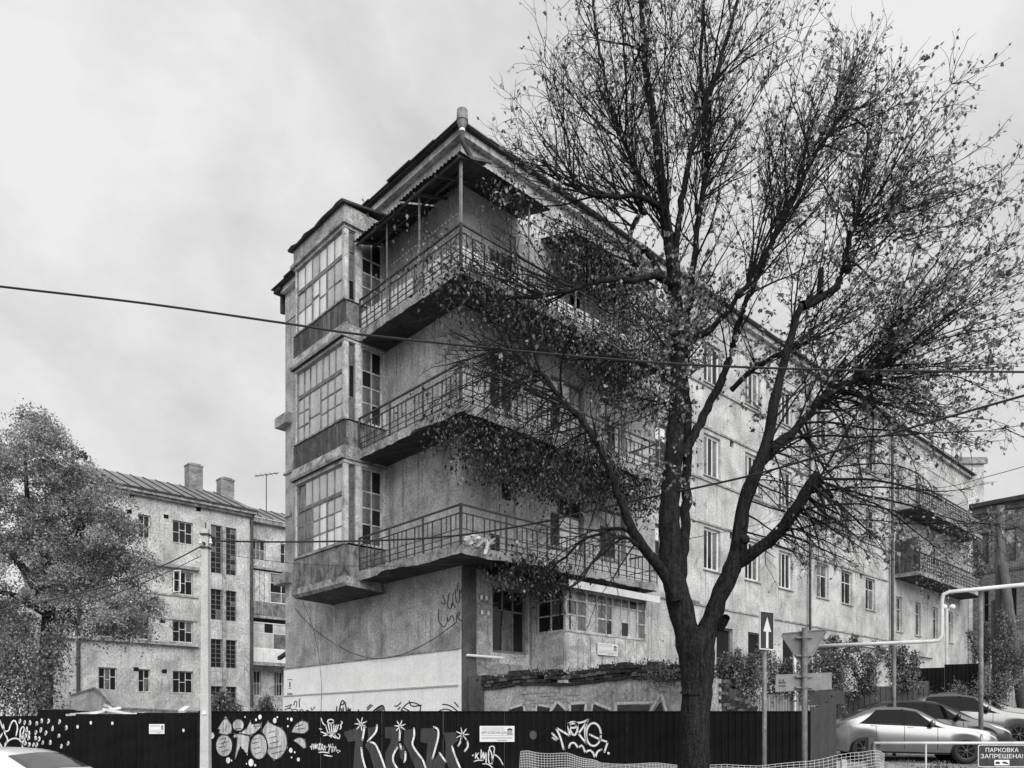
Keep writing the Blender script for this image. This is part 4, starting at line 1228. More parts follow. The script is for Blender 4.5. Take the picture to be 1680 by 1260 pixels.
mbt = strokes([[(1140, 280), (1160, 335), (1190, 352)], [(1185, 345), (1195, 395), (1215, 428)], [(1208, 330), (1218, 380), (1230, 428)], [(1235, 330), (1245, 422)], [(1262, 340), (1262, 422)], [(1285, 345), (1270, 430)],
               ell(1232, 310, 30, 19, 12) + [(1262, 310)], [(1305, 340), (1290, 400), (1265, 428), (1200, 435), (1140, 408)], [(1330, 310), (1346, 320), (1320, 350), (1336, 360), (1320, 385)], [(1165, 445), (1230, 432), (1280, 470)],
               [(1270, 440), (1310, 485), (1322, 440), (1305, 430)], [(1190, 420), (1240, 460)], [(1125, 380), (1145, 385)], [(1120, 605), (1160, 600), (1215, 610)], [(1170, 630), (1245, 642)]], cropA, 1.8, fence3)
# hand-lettered place names
cyr = {'М': [[(0, 0), (0.15, 1), (0.45, 0.35), (0.8, 1), (0.9, 0)]], 'О': [[(0.5, 1), (0.1, 0.6), (0.4, 0.05), (0.8, 0.4), (0.5, 1)]], 'С': [[(0.8, 0.85), (0.2, 0.8), (0.15, 0.2), (0.8, 0.15)]], 'К': [[(0.1, 0), (0.15, 1)], [(0.8, 1), (0.2, 0.5), (0.8, 0)]],
       'В': [[(0.1, 0), (0.15, 1), (0.7, 0.8), (0.2, 0.5), (0.8, 0.25), (0.1, 0)]], 'А': [[(0, 0), (0.4, 1), (0.8, 0)], [(0.15, 0.35), (0.7, 0.35)]], 'У': [[(0.1, 1), (0.45, 0.5)], [(0.85, 1), (0.3, -0.2)]], 'Ф': [[(0.45, -0.15), (0.5, 1.1)], [(0.5, 0.85), (0.1, 0.6), (0.5, 0.3), (0.9, 0.6), (0.5, 0.85)]], '-': [[(0.1, 0.5), (0.7, 0.55)]]}
x_ = 1050
for i, ch in enumerate('МОСКВА-УФА'):
    w_ = (26, 20, 18, 22, 22, 24, 16, 28, 28, 32)[i]
    y_ = 575 + i * 2.2
    for s in cyr[ch]:
        ribbon(mbt, [cropA(x_ + u * w_ * 0.9 + v * 4, y_ - v * 62) for u, v in s], 1.5, fence3)
    x_ += w_ + 1
for q in ((1040, 550), (1300, 585), (1318, 592), (1302, 605)):
    disc(mbt, *cropA(*q), 1.0, 1.2, fence3, 8)
for s in ([(1235, 590), (1232, 640)], [(1262, 590), (1237, 615), (1265, 652)], [(1285, 560), (1280, 672), (1310, 550), (1305, 678), (1336, 555), (1328, 690)], [(1355, 560), (1350, 688), (1392, 690), (1380, 580), (1355, 545), (1378, 525), (1410, 532), (1400, 600), (1385, 690)], [(1398, 598), (1450, 630), (1485, 697)], [(1220, 668), (1255, 655), (1300, 658)], [(1300, 690), (1350, 690), (1392, 728)]):
    ribbon(mbt, [cropB(*p) for p in s], 1.8, fence3)
disc(mbt, *cropB(1208, 612), 1.4, 1.4, fence3, 8)
nozo = [[(530, 835), (500, 720), (460, 640)], [(460, 640), (520, 672), (590, 715)], [(590, 715), (572, 640), (578, 605), (640, 595), (700, 590), (755, 565)], ell(615, 612, 40, 28, 14) + [(655, 612)], [(655, 600), (660, 660), (628, 720), (588, 660), (575, 600)],
        [(755, 570), (665, 692)], [(665, 692), (740, 782)], [(742, 590), (722, 660), (740, 780)], ell(805, 700, 68, 106, 18) + [(873, 700)], [(770, 700), (860, 745), (935, 770)], [(935, 770), (905, 860)], [(580, 820), (590, 782), (630, 772), (665, 825)], [(665, 825), (700, 790), (730, 870)],
        [(730, 870), (760, 842), (795, 855), (820, 915)], [(820, 915), (838, 855), (877, 838)], [(425, 690), (475, 740)], [(430, 730), (456, 750)]]
for s in nozo:
    ribbon(mbt, [cropC(*p) for p in s], 3.2, fence3)
disc(mbt, *cropC(942, 872), 2.2, 2.2, fence3, 10)
obj('graffiti', mbt, M['paint_white'], fence, label='thin white hand-sprayed tags and lettering')
mbk = MB()
for p in ([(20, 400), (130, 362), (190, 330), (215, 350), (200, 470), (195, 540), (205, 640), (228, 735), (110, 735), (118, 600), (128, 480), (62, 490)], [(245, 360), (325, 345), (325, 392), (245, 480)], [(240, 482), (310, 492), (350, 560), (410, 735), (300, 735), (265, 600), (215, 520)],
          [(400, 350), (512, 350), (530, 470), (520, 545), (470, 640), (520, 735), (400, 735), (404, 590), (455, 490), (455, 457), (405, 455)], [(580, 377), (665, 370), (680, 440), (640, 510), (700, 600), (772, 735), (680, 735), (622, 590), (575, 500)], [(530, 540), (575, 520), (600, 600), (578, 660), (540, 640)],
          [(730, 365), (850, 360), (890, 420), (870, 530), (838, 640), (880, 735), (780, 735), (785, 560), (790, 500), (725, 490)], [(940, 400), (1052, 400), (1075, 470), (1018, 530), (1050, 640), (1092, 735), (990, 735), (955, 640), (960, 520)], [(900, 588), (960, 672), (945, 735), (885, 735), (845, 660)]):
    poly(mbk, p, cropB, fence3)
obj('graffiti', mbk, M['paint_grey'], fence, label='large dark grey block letters K M W')
mbh = strokes([[(215, 340), (207, 400), (195, 467)], [(328, 335), (325, 395), (245, 480)], [(270, 490), (310, 500), (350, 580), (405, 735)], [(185, 545), (195, 640), (225, 735)], [(540, 360), (535, 472)], [(668, 365), (672, 440), (645, 510), (700, 590), (750, 650), (778, 735)],
               [(515, 540), (475, 610), (475, 670), (518, 735)], [(540, 510), (552, 552)], [(590, 580), (590, 650), (578, 672)], [(852, 350), (890, 370), (895, 430), (870, 530), (838, 640)], [(903, 590), (958, 668)], [(1018, 530), (1045, 620), (1095, 735)], [(1110, 430), (1095, 490), (1075, 522)], [(1160, 485), (1166, 530), (1135, 572)]], cropB, 3.0, fence3b)
for cx_, cy_, r_ in ((180, 325, 55), (540, 345, 50), (1113, 420, 58)):
    for k in range(7):
        a = k * 0.9 + cx_
        ribbon(mbh, [cropB(cx_, cy_), cropB(cx_ + r_ * math.cos(a), cy_ + r_ * 1.1 * math.sin(a))], 1.7, fence3b)
obj('graffiti', mbh, M['paint_white'], fence, label='white highlights and stars on the block letters')
mbl = strokes([[(0, 205), (30, 290), (70, 300), (90, 230), (118, 198), (148, 255), (132, 330)], [(28, 240), (40, 320), (70, 362), (40, 400)], [(165, 360), (165, 280), (190, 252), (202, 280), (172, 345)], [(172, 325), (192, 330), (180, 356)], [(0, 352), (20, 312)], [(40, 418), (65, 370), (130, 345), (180, 380), (186, 445)], [(68, 445), (90, 420), (122, 445)], [(0, 390), (15, 420), (10, 450)]], cropD, 2.2, fence3)
for cx_, cy_ in ((165, 210), (205, 220), (220, 280), (210, 330), (238, 310), (300, 230), (340, 210), (395, 210), (485, 215), (295, 300), (335, 280), (375, 305), (430, 270), (540, 265), (320, 355), (350, 385), (410, 385), (290, 350), (480, 330), (500, 415), (555, 390), (235, 345), (200, 360), (185, 390), (210, 390), (240, 400), (300, 400), (275, 400), (245, 225)):
    disc(mbl, *cropD(cx_, cy_), rng.uniform(1.4, 2.4), rng.uniform(3.0, 5.0), fence3, 9)
    disc(mbl, *cropD(cx_ - 6, cy_ + 8), 1.2, rng.uniform(2, 4.5), fence3, 7)
for cx_, cy_ in ((737, 226), (912, 230), (1489, 288), (630, 258)):
    disc(mbl, *cropD(cx_, cy_), 2.0, 3.0, fence3, 10)
obj('graffiti', mbl, M['paint_white'], fence, label='white scrawl and dabs of paint at the left end')
mbd = MB()
disc(mbd, *cropC(250, 705), 6, 7.5, fence3, 14)
obj('graffiti', mbd, M['paint_dim'], fence, label='faint round spot of grey paint')

# notices fixed to the hoarding and the loggia
def notice(name, label, px0, py0, px1, py1, Y, base, rotz=0, building=False, title=None, inset=0.03):
    if building:
        x0, z1 = face_hit(px0, py0, y=-1.26)
        x1, z0 = face_hit(px1, py1, y=-1.26)
        o = thing(name, label, 'notice', BW(x0, -1.26, z0), B_ROT)
        w, h = x1 - x0, z1 - z0
    else:
        a, b = W(px0, py1, Y), W(px1, py0, Y)
        o = thing(name, label, 'notice', a, 0)
        w, h = b.x - a.x, b.z - a.z
    obj('board', MB().box(0, w, -0.012, 0, 0, h), M['sign_face'], o)
    obj('print_line', MB().box(w * 0.06, w * 0.7, -0.014, -0.012, h * 0.86, h * 0.88).box(w * 0.06, w * 0.72, -0.014, -0.012, h * 0.74, h * 0.76).box(w * 0.05, w * 0.95, -0.014, -0.012, h * 0.40, h * 0.415).box(w * 0.05, w * 0.95, -0.014, -0.012, h * 0.27, h * 0.29).box(w * 0.05, w * 0.95, -0.014, -0.012, h * 0.18, h * 0.2).box(w * 0.5, w * 0.78, -0.014, -0.012, h * 0.07, h * 0.1), M['paint_dark'], o)
    # little drawing of a rotunda with columns
    em = MB()
    for k in range(5):
        em.box(w * (0.80 + 0.03 * k), w * (0.815 + 0.03 * k), -0.014, -0.012, h * 0.5, h * 0.72)
    em.box(w * 0.78, w * 0.955, -0.014, -0.012, h * 0.46, h * 0.5).add([(w * (0.867 + 0.08 * math.cos(a)), -0.0145, h * (0.73 + 0.13 * math.sin(a))) for a in np.linspace(0, math.pi, 9)], [tuple(range(9))])
    obj('emblem', em, M['paint_dark'], o)
    if title:
        t = link('lettering', text_mesh(title, h * 0.2, M['paint_black'], 0.001, 'LEFT', sx=0.78), o, (w * 0.05, -0.0145, h * 0.57))
        t.rotation_euler = (R(90), 0, 0)
        bb_ = max(v.co.x for v in t.data.vertices)
        t.scale = (w * 0.72 / bb_, 1, 1)
    return o
notice('notice_board', 'white printed notice board on the black hoarding between the tags', 787, 1191, 844, 1217, FY - 0.02, None, title='МЕРГАСОВСКИЙ ДОМ')
notice('notice_board', 'small white notice plate on plain black hoarding left of the concrete pole', 245, 1188, 270, 1204, FY - 0.02, None)
notice('notice_board', 'white paper notice on the base of the ground floor loggia', 980, 1054, 1013, 1077, 0, None, building=True)

# stepped corrugated return at the right end of the hoarding
ret = thing('stepped_fence', 'dark corrugated fence return stepping uphill beside the parked silver car', 'fence', W(1329, 1192, 14.52))
p0, p1 = Vector((W(1330, 1192, 14.5).x, 14.5)), Vector((W(1373, 1192, 17.4).x, 17.4))
rz = math.atan2(p1.y - p0.y, p1.x - p0.x)
ret.rotation_euler = (0, 0, rz)
ret.location.z = 0
pl = (p1 - p0).length / 3
for k in range(3):
    obj_ = link('fence_panel', sheet_profile(pl - 0.004, 1.95, 9, 0.015, 'fence_grey'), ret, (k * pl, 0, (0.13, 0.25, 0.36)[k]))
    obj('fence_post', MB().box(k * pl + 0.02, k * pl + 0.08, 0.03, 0.09, 0, 2.0 + 0.12 * k), M['iron'], ret)

def yard_fence(name, label, pts, mat, ribs, panel_w):
    """corrugated fence from world points (x, y, top z)"""
    a, b = Vector(pts[0]), Vector(pts[1])
    o = thing(name, label, 'fence', (a.x, a.y, 0), math.atan2(b.y - a.y, b.x - a.x))
    L_ = (b.xy - a.xy).length
    n = max(1, round(L_ / panel_w))
    w = L_ / n
    for k in range(n):
        t = (k + 0.5) / n
        zt = a.z + (b.z - a.z) * t
        h = 2.1
        link('fence_panel', sheet_profile(w - 0.003, h, ribs, 0.02, mat), o, (k * w, 0.002 * (k % 2), zt - h))
        obj('fence_post', MB().box(k * w + 0.02, k * w + 0.09, 0.03, 0.1, zt - h - 0.4, zt - 0.05), M['iron'], o)
    return o
yard_fence('corrugated_fence', 'light grey corrugated fence below the bushes behind the give-way sign', (W(1205, 1140, 22.5), W(1372, 1139, 22.5)), 'fence_light', 12, 1.1)
obj('bent_sheet', MB().box(1.9, 3.2, -0.03, -0.02, 2.35, 2.75), M['fence_grey'], bpy.data.objects['corrugated_fence'])
yard_fence('corrugated_fence', 'dark grey sheet fence rising behind the parked cars', (W(1366, 1139, 25.0), W(1525, 1113, 25.0)), 'fence_grey', 6, 1.2)
yard_fence('corrugated_fence', 'tall black sheet fence below the far balconies', (W(1495, 1099, 30.0), W(1606, 1086, 29.0)), 'fence_black', 8, 1.3)
yard_fence('corrugated_fence', 'pale metal fence behind the leaning timber prop', (W(1622, 1098, 31), W(1720, 1094, 31)), 'fence_light', 10, 1.2)

# ================================================================== POLES, SIGNS, PIPES
pole = thing('concrete_pole', 'slim square concrete utility pole in front of the black hoarding', 'utility pole', (W(337.5, 1192, 14.1).x, 14.1, 0))
pt = W(337, 868, 14.1).z
obj('shaft', MB().add([(-.085, -.075, 0), (.085, -.075, 0), (.085, .075, 0), (-.085, .075, 0), (-.055, -.05, pt), (.055, -.05, pt), (.055, .05, pt), (-.055, .05, pt)], [(0, 1, 5, 4), (1, 2, 6, 5), (2, 3, 7, 6), (3, 0, 4, 7), (4, 5, 6, 7)]), M['concrete_pale'], pole)
obj('clamp', MB().box(-.08, .08, -.075, .075, pt - 0.12, pt - 0.09).box(-.08, .08, -.075, .075, pt - 0.36, pt - 0.33).box(-.02, .02, -.12, .12, pt - 0.3, pt - 0.26), M['iron'], pole)
for x, y in ((-0.09, 0), (0.09, 0)):
    obj('insulator', MB().lathe([(0.015, 0), (0.035, 0.02), (0.025, 0.05), (0.035, 0.07), (0.015, 0.1)], (x, y, pt - 0.28), 8), M['porcelain'], pole)
obj('pin', MB().tube([(0, 0, pt), (0, 0, pt + 0.12)], 0.012, 6), M['iron'], pole)
for z, w in ((1.95, 0.03),):
    obj('paper_scrap', MB().box(-.035, .04, -.083, -.064, z - w, z + w), M['sign_face'], pole)

def post_sign(name, label, px, Y, py_top):
    b = W(px, 1192, Y)
    return thing(name, label, 'road sign', (b.x, Y, zg(b.x, Y) - 0.02)), W(px, py_top, Y).z - zg(b.x, Y) + 0.02
s1, h1 = post_sign('one_way_sign', 'dark rectangular road sign with a white upward arrow on a post', 1255.5, 12.6, 1003)
obj('post', MB().tube([(-0.01, 0.03, 0), (0, 0.03, h1 - 0.05)], 0.038, 10), M['steel'], s1, smooth=True)
def rot_plate(w, h, ang):
    return lambda u, v, d: (u * math.cos(ang) - d * math.sin(ang), u * math.sin(ang) + d * math.cos(ang), v)
zc = h1 - 0.315
ang = R(32)
f3 = rot_plate(0, 0, ang)
pl1 = obj('plate', MB().prism([(-.172, zc - .315), (.172, zc - .315), (.172, zc + .315), (-.172, zc + .315)], lambda u, v, d: f3(u, v, -0.035 + d), 0.02), M['sign_face'], s1)
obj('face', MB().prism([(-.155, zc - .297), (.155, zc - .297), (.155, zc + .297), (-.155, zc + .297)], lambda u, v, d: f3(u, v, -0.038 - d), -0.002), M['sign_blue'], pl1)
obj('arrow', MB().prism([(-.028, zc - .29), (.028, zc - .29), (.028, zc - .02), (.095, zc - .02), (0, zc + .22), (-.095, zc - .02), (-.028, zc - .02)], lambda u, v, d: f3(u, v, -0.041 - d), -0.002), M['sign_face'], pl1)
s2, h2 = post_sign('give_way_sign', 'grey back of a give-way triangle and blank plate clamped to a post', 1320, 12.8, 1030)
obj('post', MB().tube([(0, 0, 0), (0, 0, h2)], 0.045, 10), M['iron_pale'], s2, smooth=True)
tz = W(1320, 1038, 12.8).z - s2.location.z
tri = [(-.34, tz + .0), (-.36, tz - .04), (-.03, tz - .58), (.03, tz - .58), (.36, tz + 0.02), (.34, tz + .06)]
f4 = rot_plate(0, 0, R(-12))
tp = obj('triangle_plate', MB().prism(tri, lambda u, v, d: f4(u, v, 0.06 + d), 0.015), M['sign_back'], s2)
obj('folded_rim', MB().bar(f4(-.34, tz, .05), f4(.34, tz + .05, .05), .02, .02).bar(f4(-.355, tz - .03, .05), f4(-.02, tz - .575, .05), .015, .02).bar(f4(.02, tz - .575, .05), f4(.355, tz + .02, .05), .015, .02), M['sign_back'], tp)
pz = W(1320, 1118, 12.8).z - s2.location.z
f5 = rot_plate(0, 0, R(-6))
pp = obj('lower_plate', MB().prism([(-.46, pz - .17), (.45, pz - .13), (.45, pz + .15), (-.45, pz + .12)], lambda u, v, d: f5(u, v, 0.05 + d), 0.015), M['sign_back'], s2)
st = MB()
for k, (u0, u1, v0, v1) in enumerate(((-.41, -.29, -.03, .0), (-.41, -.29, -.08, -.06), (-.4, -.37, 0.01, .04), (-.35, -.32, 0.01, .04))):
    st.prism([(u0, pz + v0), (u1, pz + v0), (u1, pz + v1), (u0, pz + v1)], lambda u, v, d: f5(u, v, 0.047 - d), 0.001)
obj('sticker', st, M['paint_dim'], pp)
for z in (tz - .08, tz - .38, pz + .08, pz - .1):
    obj('clamp', MB().box(-.14, .14, -.005, .055, z - .012, z + .012).lathe([(0.055, z - .02), (0.055, z + .02)], (0, 0, 0), 12), M['steel'], s2)

gp = thing('gas_pipeline', 'white overhead gas pipe stepping up between posts above parked cars', 'pipe', (0, 0, 0))
G = [W(1338, 1060, 22.2), W(1440, 1056, 21.6), W(1532, 1052, 21), W(1541, 1050, 20.96), W(1545, 1042, 20.95), W(1545.5, 985, 20.95), W(1548, 975, 20.94), W(1558, 971, 20.9), W(1700, 957, 20.3)]
obj('pipe', MB().tube(G, 0.052, 12), M['pipe_white'], gp, smooth=True)
for px, Y, py, mat, r_ in ((1306, 22.3, 1073, 'pipe_white', 0.045), (1470, 21.5, 1058, 'iron_pale', 0.05), (1613, 20.7, 968, 'iron_pale', 0.06)):
    b = W(px, py, Y)
    obj('support_post', MB().tube([(b.x, b.y + .1, zg(b.x, Y) - .1), (b.x, b.y + .1, b.z)], r_, 10), M[mat], gp, smooth=True)
v_ = W(1553, 1055, 30)
dp = thing('lamp_post', 'thin pale post with two round lamps below the far balcony', 'lamp post', (v_.x, 30, zg(v_.x, 30)))
obj('post', MB().tube([(0, 0, 0), (0, 0, W(1553, 1000, 30).z - zg(v_.x, 30))], 0.05, 8), M['pipe_white'], dp)
zl = W(1553, 996, 30).z - zg(v_.x, 30)
for dx in (-0.1, 0.22):
    obj('lamp_globe', MB().lathe([(0.02, -.1), (0.1, -.06), (0.12, 0), (0.09, .08), (0.02, .11)], (dx, 0, zl), 10), M['porcelain'], dp, smooth=True)
obj('arm', MB().bar((-0.1, 0, zl - .08), (0.22, 0, zl - .08), 0.03), M['pipe_white'], dp)

tpole = thing('timber_pole', 'old dark timber utility pole with a leaning prop before the brick house', 'utility pole', (W(1641, 1192, 30).x, 30, 1.5))
b1, b2 = W(1641, 830, 30), W(1641, 1150, 30)
def tl(p): return (p.x - tpole.location.x, p.y - 30, p.z - 1.5)
obj('pole', MB().tube([tl(b2), tl(b1)], [0.2, 0.15], 10), M['wood'], tpole, smooth=True)
obj('prop', MB().tube([tl(W(1678, 1165, 28.5)), tl(W(1646, 925, 29.8))], [0.19, 0.15], 10), M['wood'], tpole, smooth=True)
obj('stub', MB().tube([tl(W(1640, 1150, 30.4)), tl(W(1637, 985, 30.4))], [0.26, 0.24], 10), M['wood'], tpole, smooth=True)
obj('crossarm', MB().bar(tl(W(1620, 842, 30)), tl(W(1665, 838, 30)), 0.1), M['wood'], tpole)

# barrier rail with the no-parking board
br = thing('barrier_rail', 'white pipe barrier across the car park entrance', 'barrier', (0, 0, 0))
ra, rb = W(1434, 1219, 13.9), W(1720, 1219, 13.9)
obj('rail', MB().tube([ra, rb], 0.026, 10), M['pipe_white'], br, smooth=True)
for px in (1434, 1519, 1611, 1690):
    b = W(px, 1219, 13.9)
    obj('post', MB().tube([(b.x, 13.9, 0.1), (b.x, 13.9, b.z)], 0.016 if px != 1434 else 0.03, 8), M['pipe_white'] if px != 1434 else M['steel'], br)
for px, h in ((1428, 1209), (1438, 1216)):
    b = W(px, h, 13.95)
    stk = obj('stake', MB().box(b.x - .05, b.x + .05, 13.93, 14.0, 0.1, b.z), M['wood'], br)
np_ = thing('parking_sign', 'dark board reading ПАРКОВКА ЗАПРЕЩЕНА hung on the white barrier', 'sign', W(1605, 1258, 13.82))
wv, hv = (W(1682, 1258, 13.82) - W(1605, 1258, 13.82)).x, W(1605, 1222, 13.82).z - W(1605, 1258, 13.82).z
def rrect(x0, y0, x1, y1, r_):
    pts = []
    for cx_, cy_, a0 in ((x1 - r_, y0 + r_, -90), (x1 - r_, y1 - r_, 0), (x0 + r_, y1 - r_, 90), (x0 + r_, y0 + r_, 180)):
        pts += [(cx_ + r_ * math.cos(R(a0 + k * 22.5)), cy_ + r_ * math.sin(R(a0 + k * 22.5))) for k in range(5)]
    return pts
pb = obj('board', MB().prism(rrect(0, 0, wv, hv, .035), lambda u, v, d: (u, d, v), 0.02), M['sign_face'], np_)
obj('face', MB().prism(rrect(.01, .01, wv - .01, hv - .01, .03), lambda u, v, d: (u, -0.002 + d, v), 0.0015), M['paint_dark'], pb)
for t, zz, ww in (('ПАРКОВКА', 0.75, 0.70), ('ЗАПРЕЩЕНА!', 0.47, 0.90)):
    me = text_mesh(t, 0.105, M['sign_face'], 0.001)
    o = link('lettering', me, pb, (wv / 2, -0.004, hv * zz))
    o.rotation_euler = (R(90), 0, 0)
    bx = max(v.co.x for v in me.vertices) - min(v.co.x for v in me.vertices)
    o.scale = (wv * ww / bx, 1, 1)
obj('pictogram_panel', MB().prism(rrect(wv * .34, hv * .07, wv * .66, hv * .31, .012), lambda u, v, d: (u, -0.004 + d, v), 0.001), M['sign_face'], pb)
tow = MB().prism([(wv * .36, hv * .13), (wv * .46, hv * .13), (wv * .46, hv * .2), (wv * .42, hv * .24), (wv * .38, hv * .24), (wv * .36, hv * .19)], lambda u, v, d: (u, -0.006 + d, v), .001)
tow.prism([(wv * .49, hv * .17), (wv * .53, hv * .235), (wv * .58, hv * .235), (wv * .64, hv * .15), (wv * .64, hv * .11)], lambda u, v, d: (u, -0.006 + d, v), .001)
obj('tow_truck_pictogram', tow, M['paint_black'], pb)

# plastic netting sagging in front of the hoarding
def netting(label, top, bot, nv, nh, base, wob=0.03):
    o = thing('plastic_netting', label, 'netting', base)
    def at(t, s):
        k = t * (len(top) - 1)
        i = min(int(k), len(top) - 2)
        a = Vector(top[i]).lerp(Vector(top[i + 1]), k - i)
        b = Vector(bot[i]).lerp(Vector(bot[i + 1]), k - i)
        p = a.lerp(b, s)
        p.y += wob * math.sin(t * 17 + s * 3)
        p.z += wob * 0.5 * math.sin(t * 23)
        return p - Vector(base)
    mb = MB()
    for j in range(nh + 1):
        mb.tube([at(t, j / nh) for t in np.linspace(0, 1, nv // 3 + 2)], 0.004, 3, cap=False)
    for i in range(nv + 1):
        mb.tube([at(i / nv, s) for s in (0, .5, 1)], 0.003, 3, cap=False)
    q = obj('mesh_strands', mb, M['net'], o)
    return o
Yn = 11.9
netting('white plastic mesh sagging before the hoarding left of the trunk', [W(854, 1233, Yn), W(880, 1234, Yn), W(930, 1237, Yn), W(960, 1243, Yn), W(985, 1252, Yn), W(1060, 1253, Yn), W(1110, 1254, Yn)],
        [W(850, 1300, Yn), W(880, 1300, Yn), W(930, 1300, Yn), W(962, 1296, Yn), W(986, 1290, Yn), W(1060, 1290, Yn), W(1110, 1290, Yn)], 62, 16, (W(980, 1300, Yn).x, Yn, 0.7))
netting('white plastic mesh drooping beside the barrier end', [W(1165, 1255, 12.2), W(1240, 1256, 12.4), W(1322, 1250, 12.6), W(1380, 1238, 13.0), W(1436, 1230, 13.4), W(1450, 1236, 13.5)],
        [W(1165, 1290, 12.2), W(1240, 1290, 12.4), W(1322, 1290, 12.6), W(1380, 1290, 13.0), W(1440, 1275, 13.4), W(1450, 1275, 13.5)], 40, 9, (W(1380, 1290, 12.9).x, 12.9, 0.5), 0.02)
b = W(1384, 1290, 12.4)
wst = thing('wooden_stake', 'pale upright stake holding the mesh beside the barrier', 'stake', (b.x, 12.4, 0.0))
obj('stick', MB().box(-.04, .04, -.03, .03, 0, W(1384, 1248, 12.4).z).prism([(-.04, W(1384, 1248, 12.4).z), (.04, W(1384, 1248, 12.4).z), (0.01, W(1384, 1245, 12.4).z)], lambda u, v, d: (u, -.03 + d, v), .06), M['wood_pale'], wst)

# debris behind the hoarding at the left
jk = thing('rubble_boards', 'broken pale boards piled above the hoarding near the pole', 'debris', W(165, 1170, 15.6))
for k, (dx, dz, a, l_) in enumerate(((-.3, 0, .1, .6), (0, .05, .25, .55), (.18, .06, -.5, .5), (.35, .02, -.2, .6), (-.5, -.03, 0.05, .5), (.5, -.02, .1, .4))):
    obj('board', MB().bar((dx - l_ / 2 * math.cos(a), .1 * (k % 3), dz - l_ / 2 * math.sin(a)), (dx + l_ / 2 * math.cos(a), .1 * (k % 3) + .2, dz + l_ / 2 * math.sin(a)), .18, .05), M['frame_white'] if k % 2 else M['wood_pale'], jk)
obj('heap', MB().lathe([(1.2, -1.75), (0.9, -0.6), (0.5, -.12), (0.05, -.05)], (0, .3, 0), 9), M['concrete'], jk)
tag(obj('heap_board', MB().bar(W(297, 1168, 15.3), W(308, 1160, 15.6), .12, .05), M['frame_white']), 'short white board end poking above the hoarding just left of the pole', 'debris')
tank = thing('water_tank', 'black rounded tank top showing above the hoarding beside the tree trunk', 'tank', (W(82, 1192, 17).x, 17, 0))
obj('shell', MB().prism([(-.28 + .0, 0), (.28, 0), (.28, 1.95), (.25, 2.03), (.2, 2.07), (-.2, 2.07), (-.25, 2.03), (-.28, 1.95)], lambda u, v, d: (u, d, v), 1.2), M['fence_black'], tank)
obj('lid_rim', MB().box(-.22, .22, .2, .6, 2.07, 2.09), M['iron'], tank)
annex = thing('yard_shed', 'low pale plaster shed wall below the pale block at left', 'shed', W(160, 1192, 40))
obj('wall', MB().prism([(-2.2, -1.7), (5.3, -1.7), (5.3, .75), (0.9, .95), (-.1, 2.0), (-1.4, 1.6), (-2.2, 1.2)], lambda u, v, d: (u, d, v), 2), M['plaster'], annex)
obj('coping', MB().bar((-1.4, -.06, 1.62), (-.1, -.06, 2.02), .1, .06).bar((-.1, -.06, 2.02), (.9, -.06, .98), .1, .06).bar((.9, -.06, .98), (5.3, -.06, .79), .1, .06), M['concrete'], annex)

# overhead wires
def wire(label, pts, r_, n=24, name='overhead_wire', mat='wire'):
    P_ = [Vector(p) for p in pts]
    out_ = []
    for i in range(len(P_) - 1):       # Catmull-Rom through the points
        a, b, c, d = P_[max(i - 1, 0)], P_[i], P_[i + 1], P_[min(i + 2, len(P_) - 1)]
        for k in range(n // (len(P_) - 1) + 1):
            t = k / (n // (len(P_) - 1) + 1)
            out_.append(0.5 * ((2 * b) + (c - a) * t + (2 * a - 5 * b + 4 * c - d) * t * t + (3 * b - a - 3 * c + d) * t ** 3))
    out_.append(P_[-1])
    return tag(obj(name, MB().tube(out_, r_, 6), M[mat]), label, 'cable')
wire('thick twisted cable sloping across the sky before the glazed bays', [W(-60, 462, 11.4), W(0, 470, 11.4), W(240, 498, 11.4), W(465, 530, 11.4), W(620, 552, 11.4), W(1000, 589, 11.4), W(1300, 605, 11.4), W(1750, 611, 11.4)], 0.016, 50)
wire('cable from the concrete pole top sagging right then rising through the big tree', [W(338, 887, 14.1), W(480, 889, 14.0), W(700, 883, 13.7), W(860, 862, 13.4), W(1019, 826, 13.0), W(1240, 778, 12.0), W(1480, 706, 11), W(1740, 632, 10)], 0.017, 50)
wire('cable from the concrete pole top dropping left toward the street tree', [W(336, 893, 14.1), W(262, 930, 13.4), W(150, 968, 12.6), W(0, 1002, 11.8), W(-60, 1012, 11.5)], 0.013, 30)
wire('second thinner cable dropping left below the first from the pole', [W(334, 910, 14.1), W(250, 950, 14.4), W(150, 988, 14.8), W(40, 1020, 15)], 0.007, 30)
wire('hair-thin wire from the pole across the lowest bay', [W(340, 905, 14.1), W(480, 924, 15.5), W(620, 929, 17), W(756, 925, 18.0)], 0.005, 30)
wire('slack dark cable hanging in a loop over the shaded side wall', [BW(-0.12, 8.85, 5.75), BW(-.12, 7.5, 4.9), BW(-.12, 5.6, 4.1), BW(-.12, 4.0, 3.72), BW(-.12, 2.6, 3.72), BW(-.12, 1.2, 4.0), BW(-.12, 0.05, 4.4)], 0.011, 40)
wire('thin cord hanging down the whitewashed plinth', [BW(-1.2, 6.3, 5.6), BW(-.6, 6.6, 4.6), BW(-.15, 7.0, 3.2), BW(-.12, 7.1, 2.0)], 0.007, 20)
wire('thin wire sloping from the right edge down to the far balcony', [W(1740, 748, 24), W(1620, 782, 27), W(1540, 800, 31), W(1480, 790, 36)], 0.012, 24)
wire('thin wire slung from the trunk toward the street windows', [W(1090, 893, 13), W(1140, 882, 16), W(1210, 868, 20), W(1290, 850, 26)], 0.008, 20)
wire('pale service wire reaching the brick house window', [W(1560, 912, 36), W(1600, 902, 34), W(1640, 884, 30)], 0.012, 14, mat='sign_back')

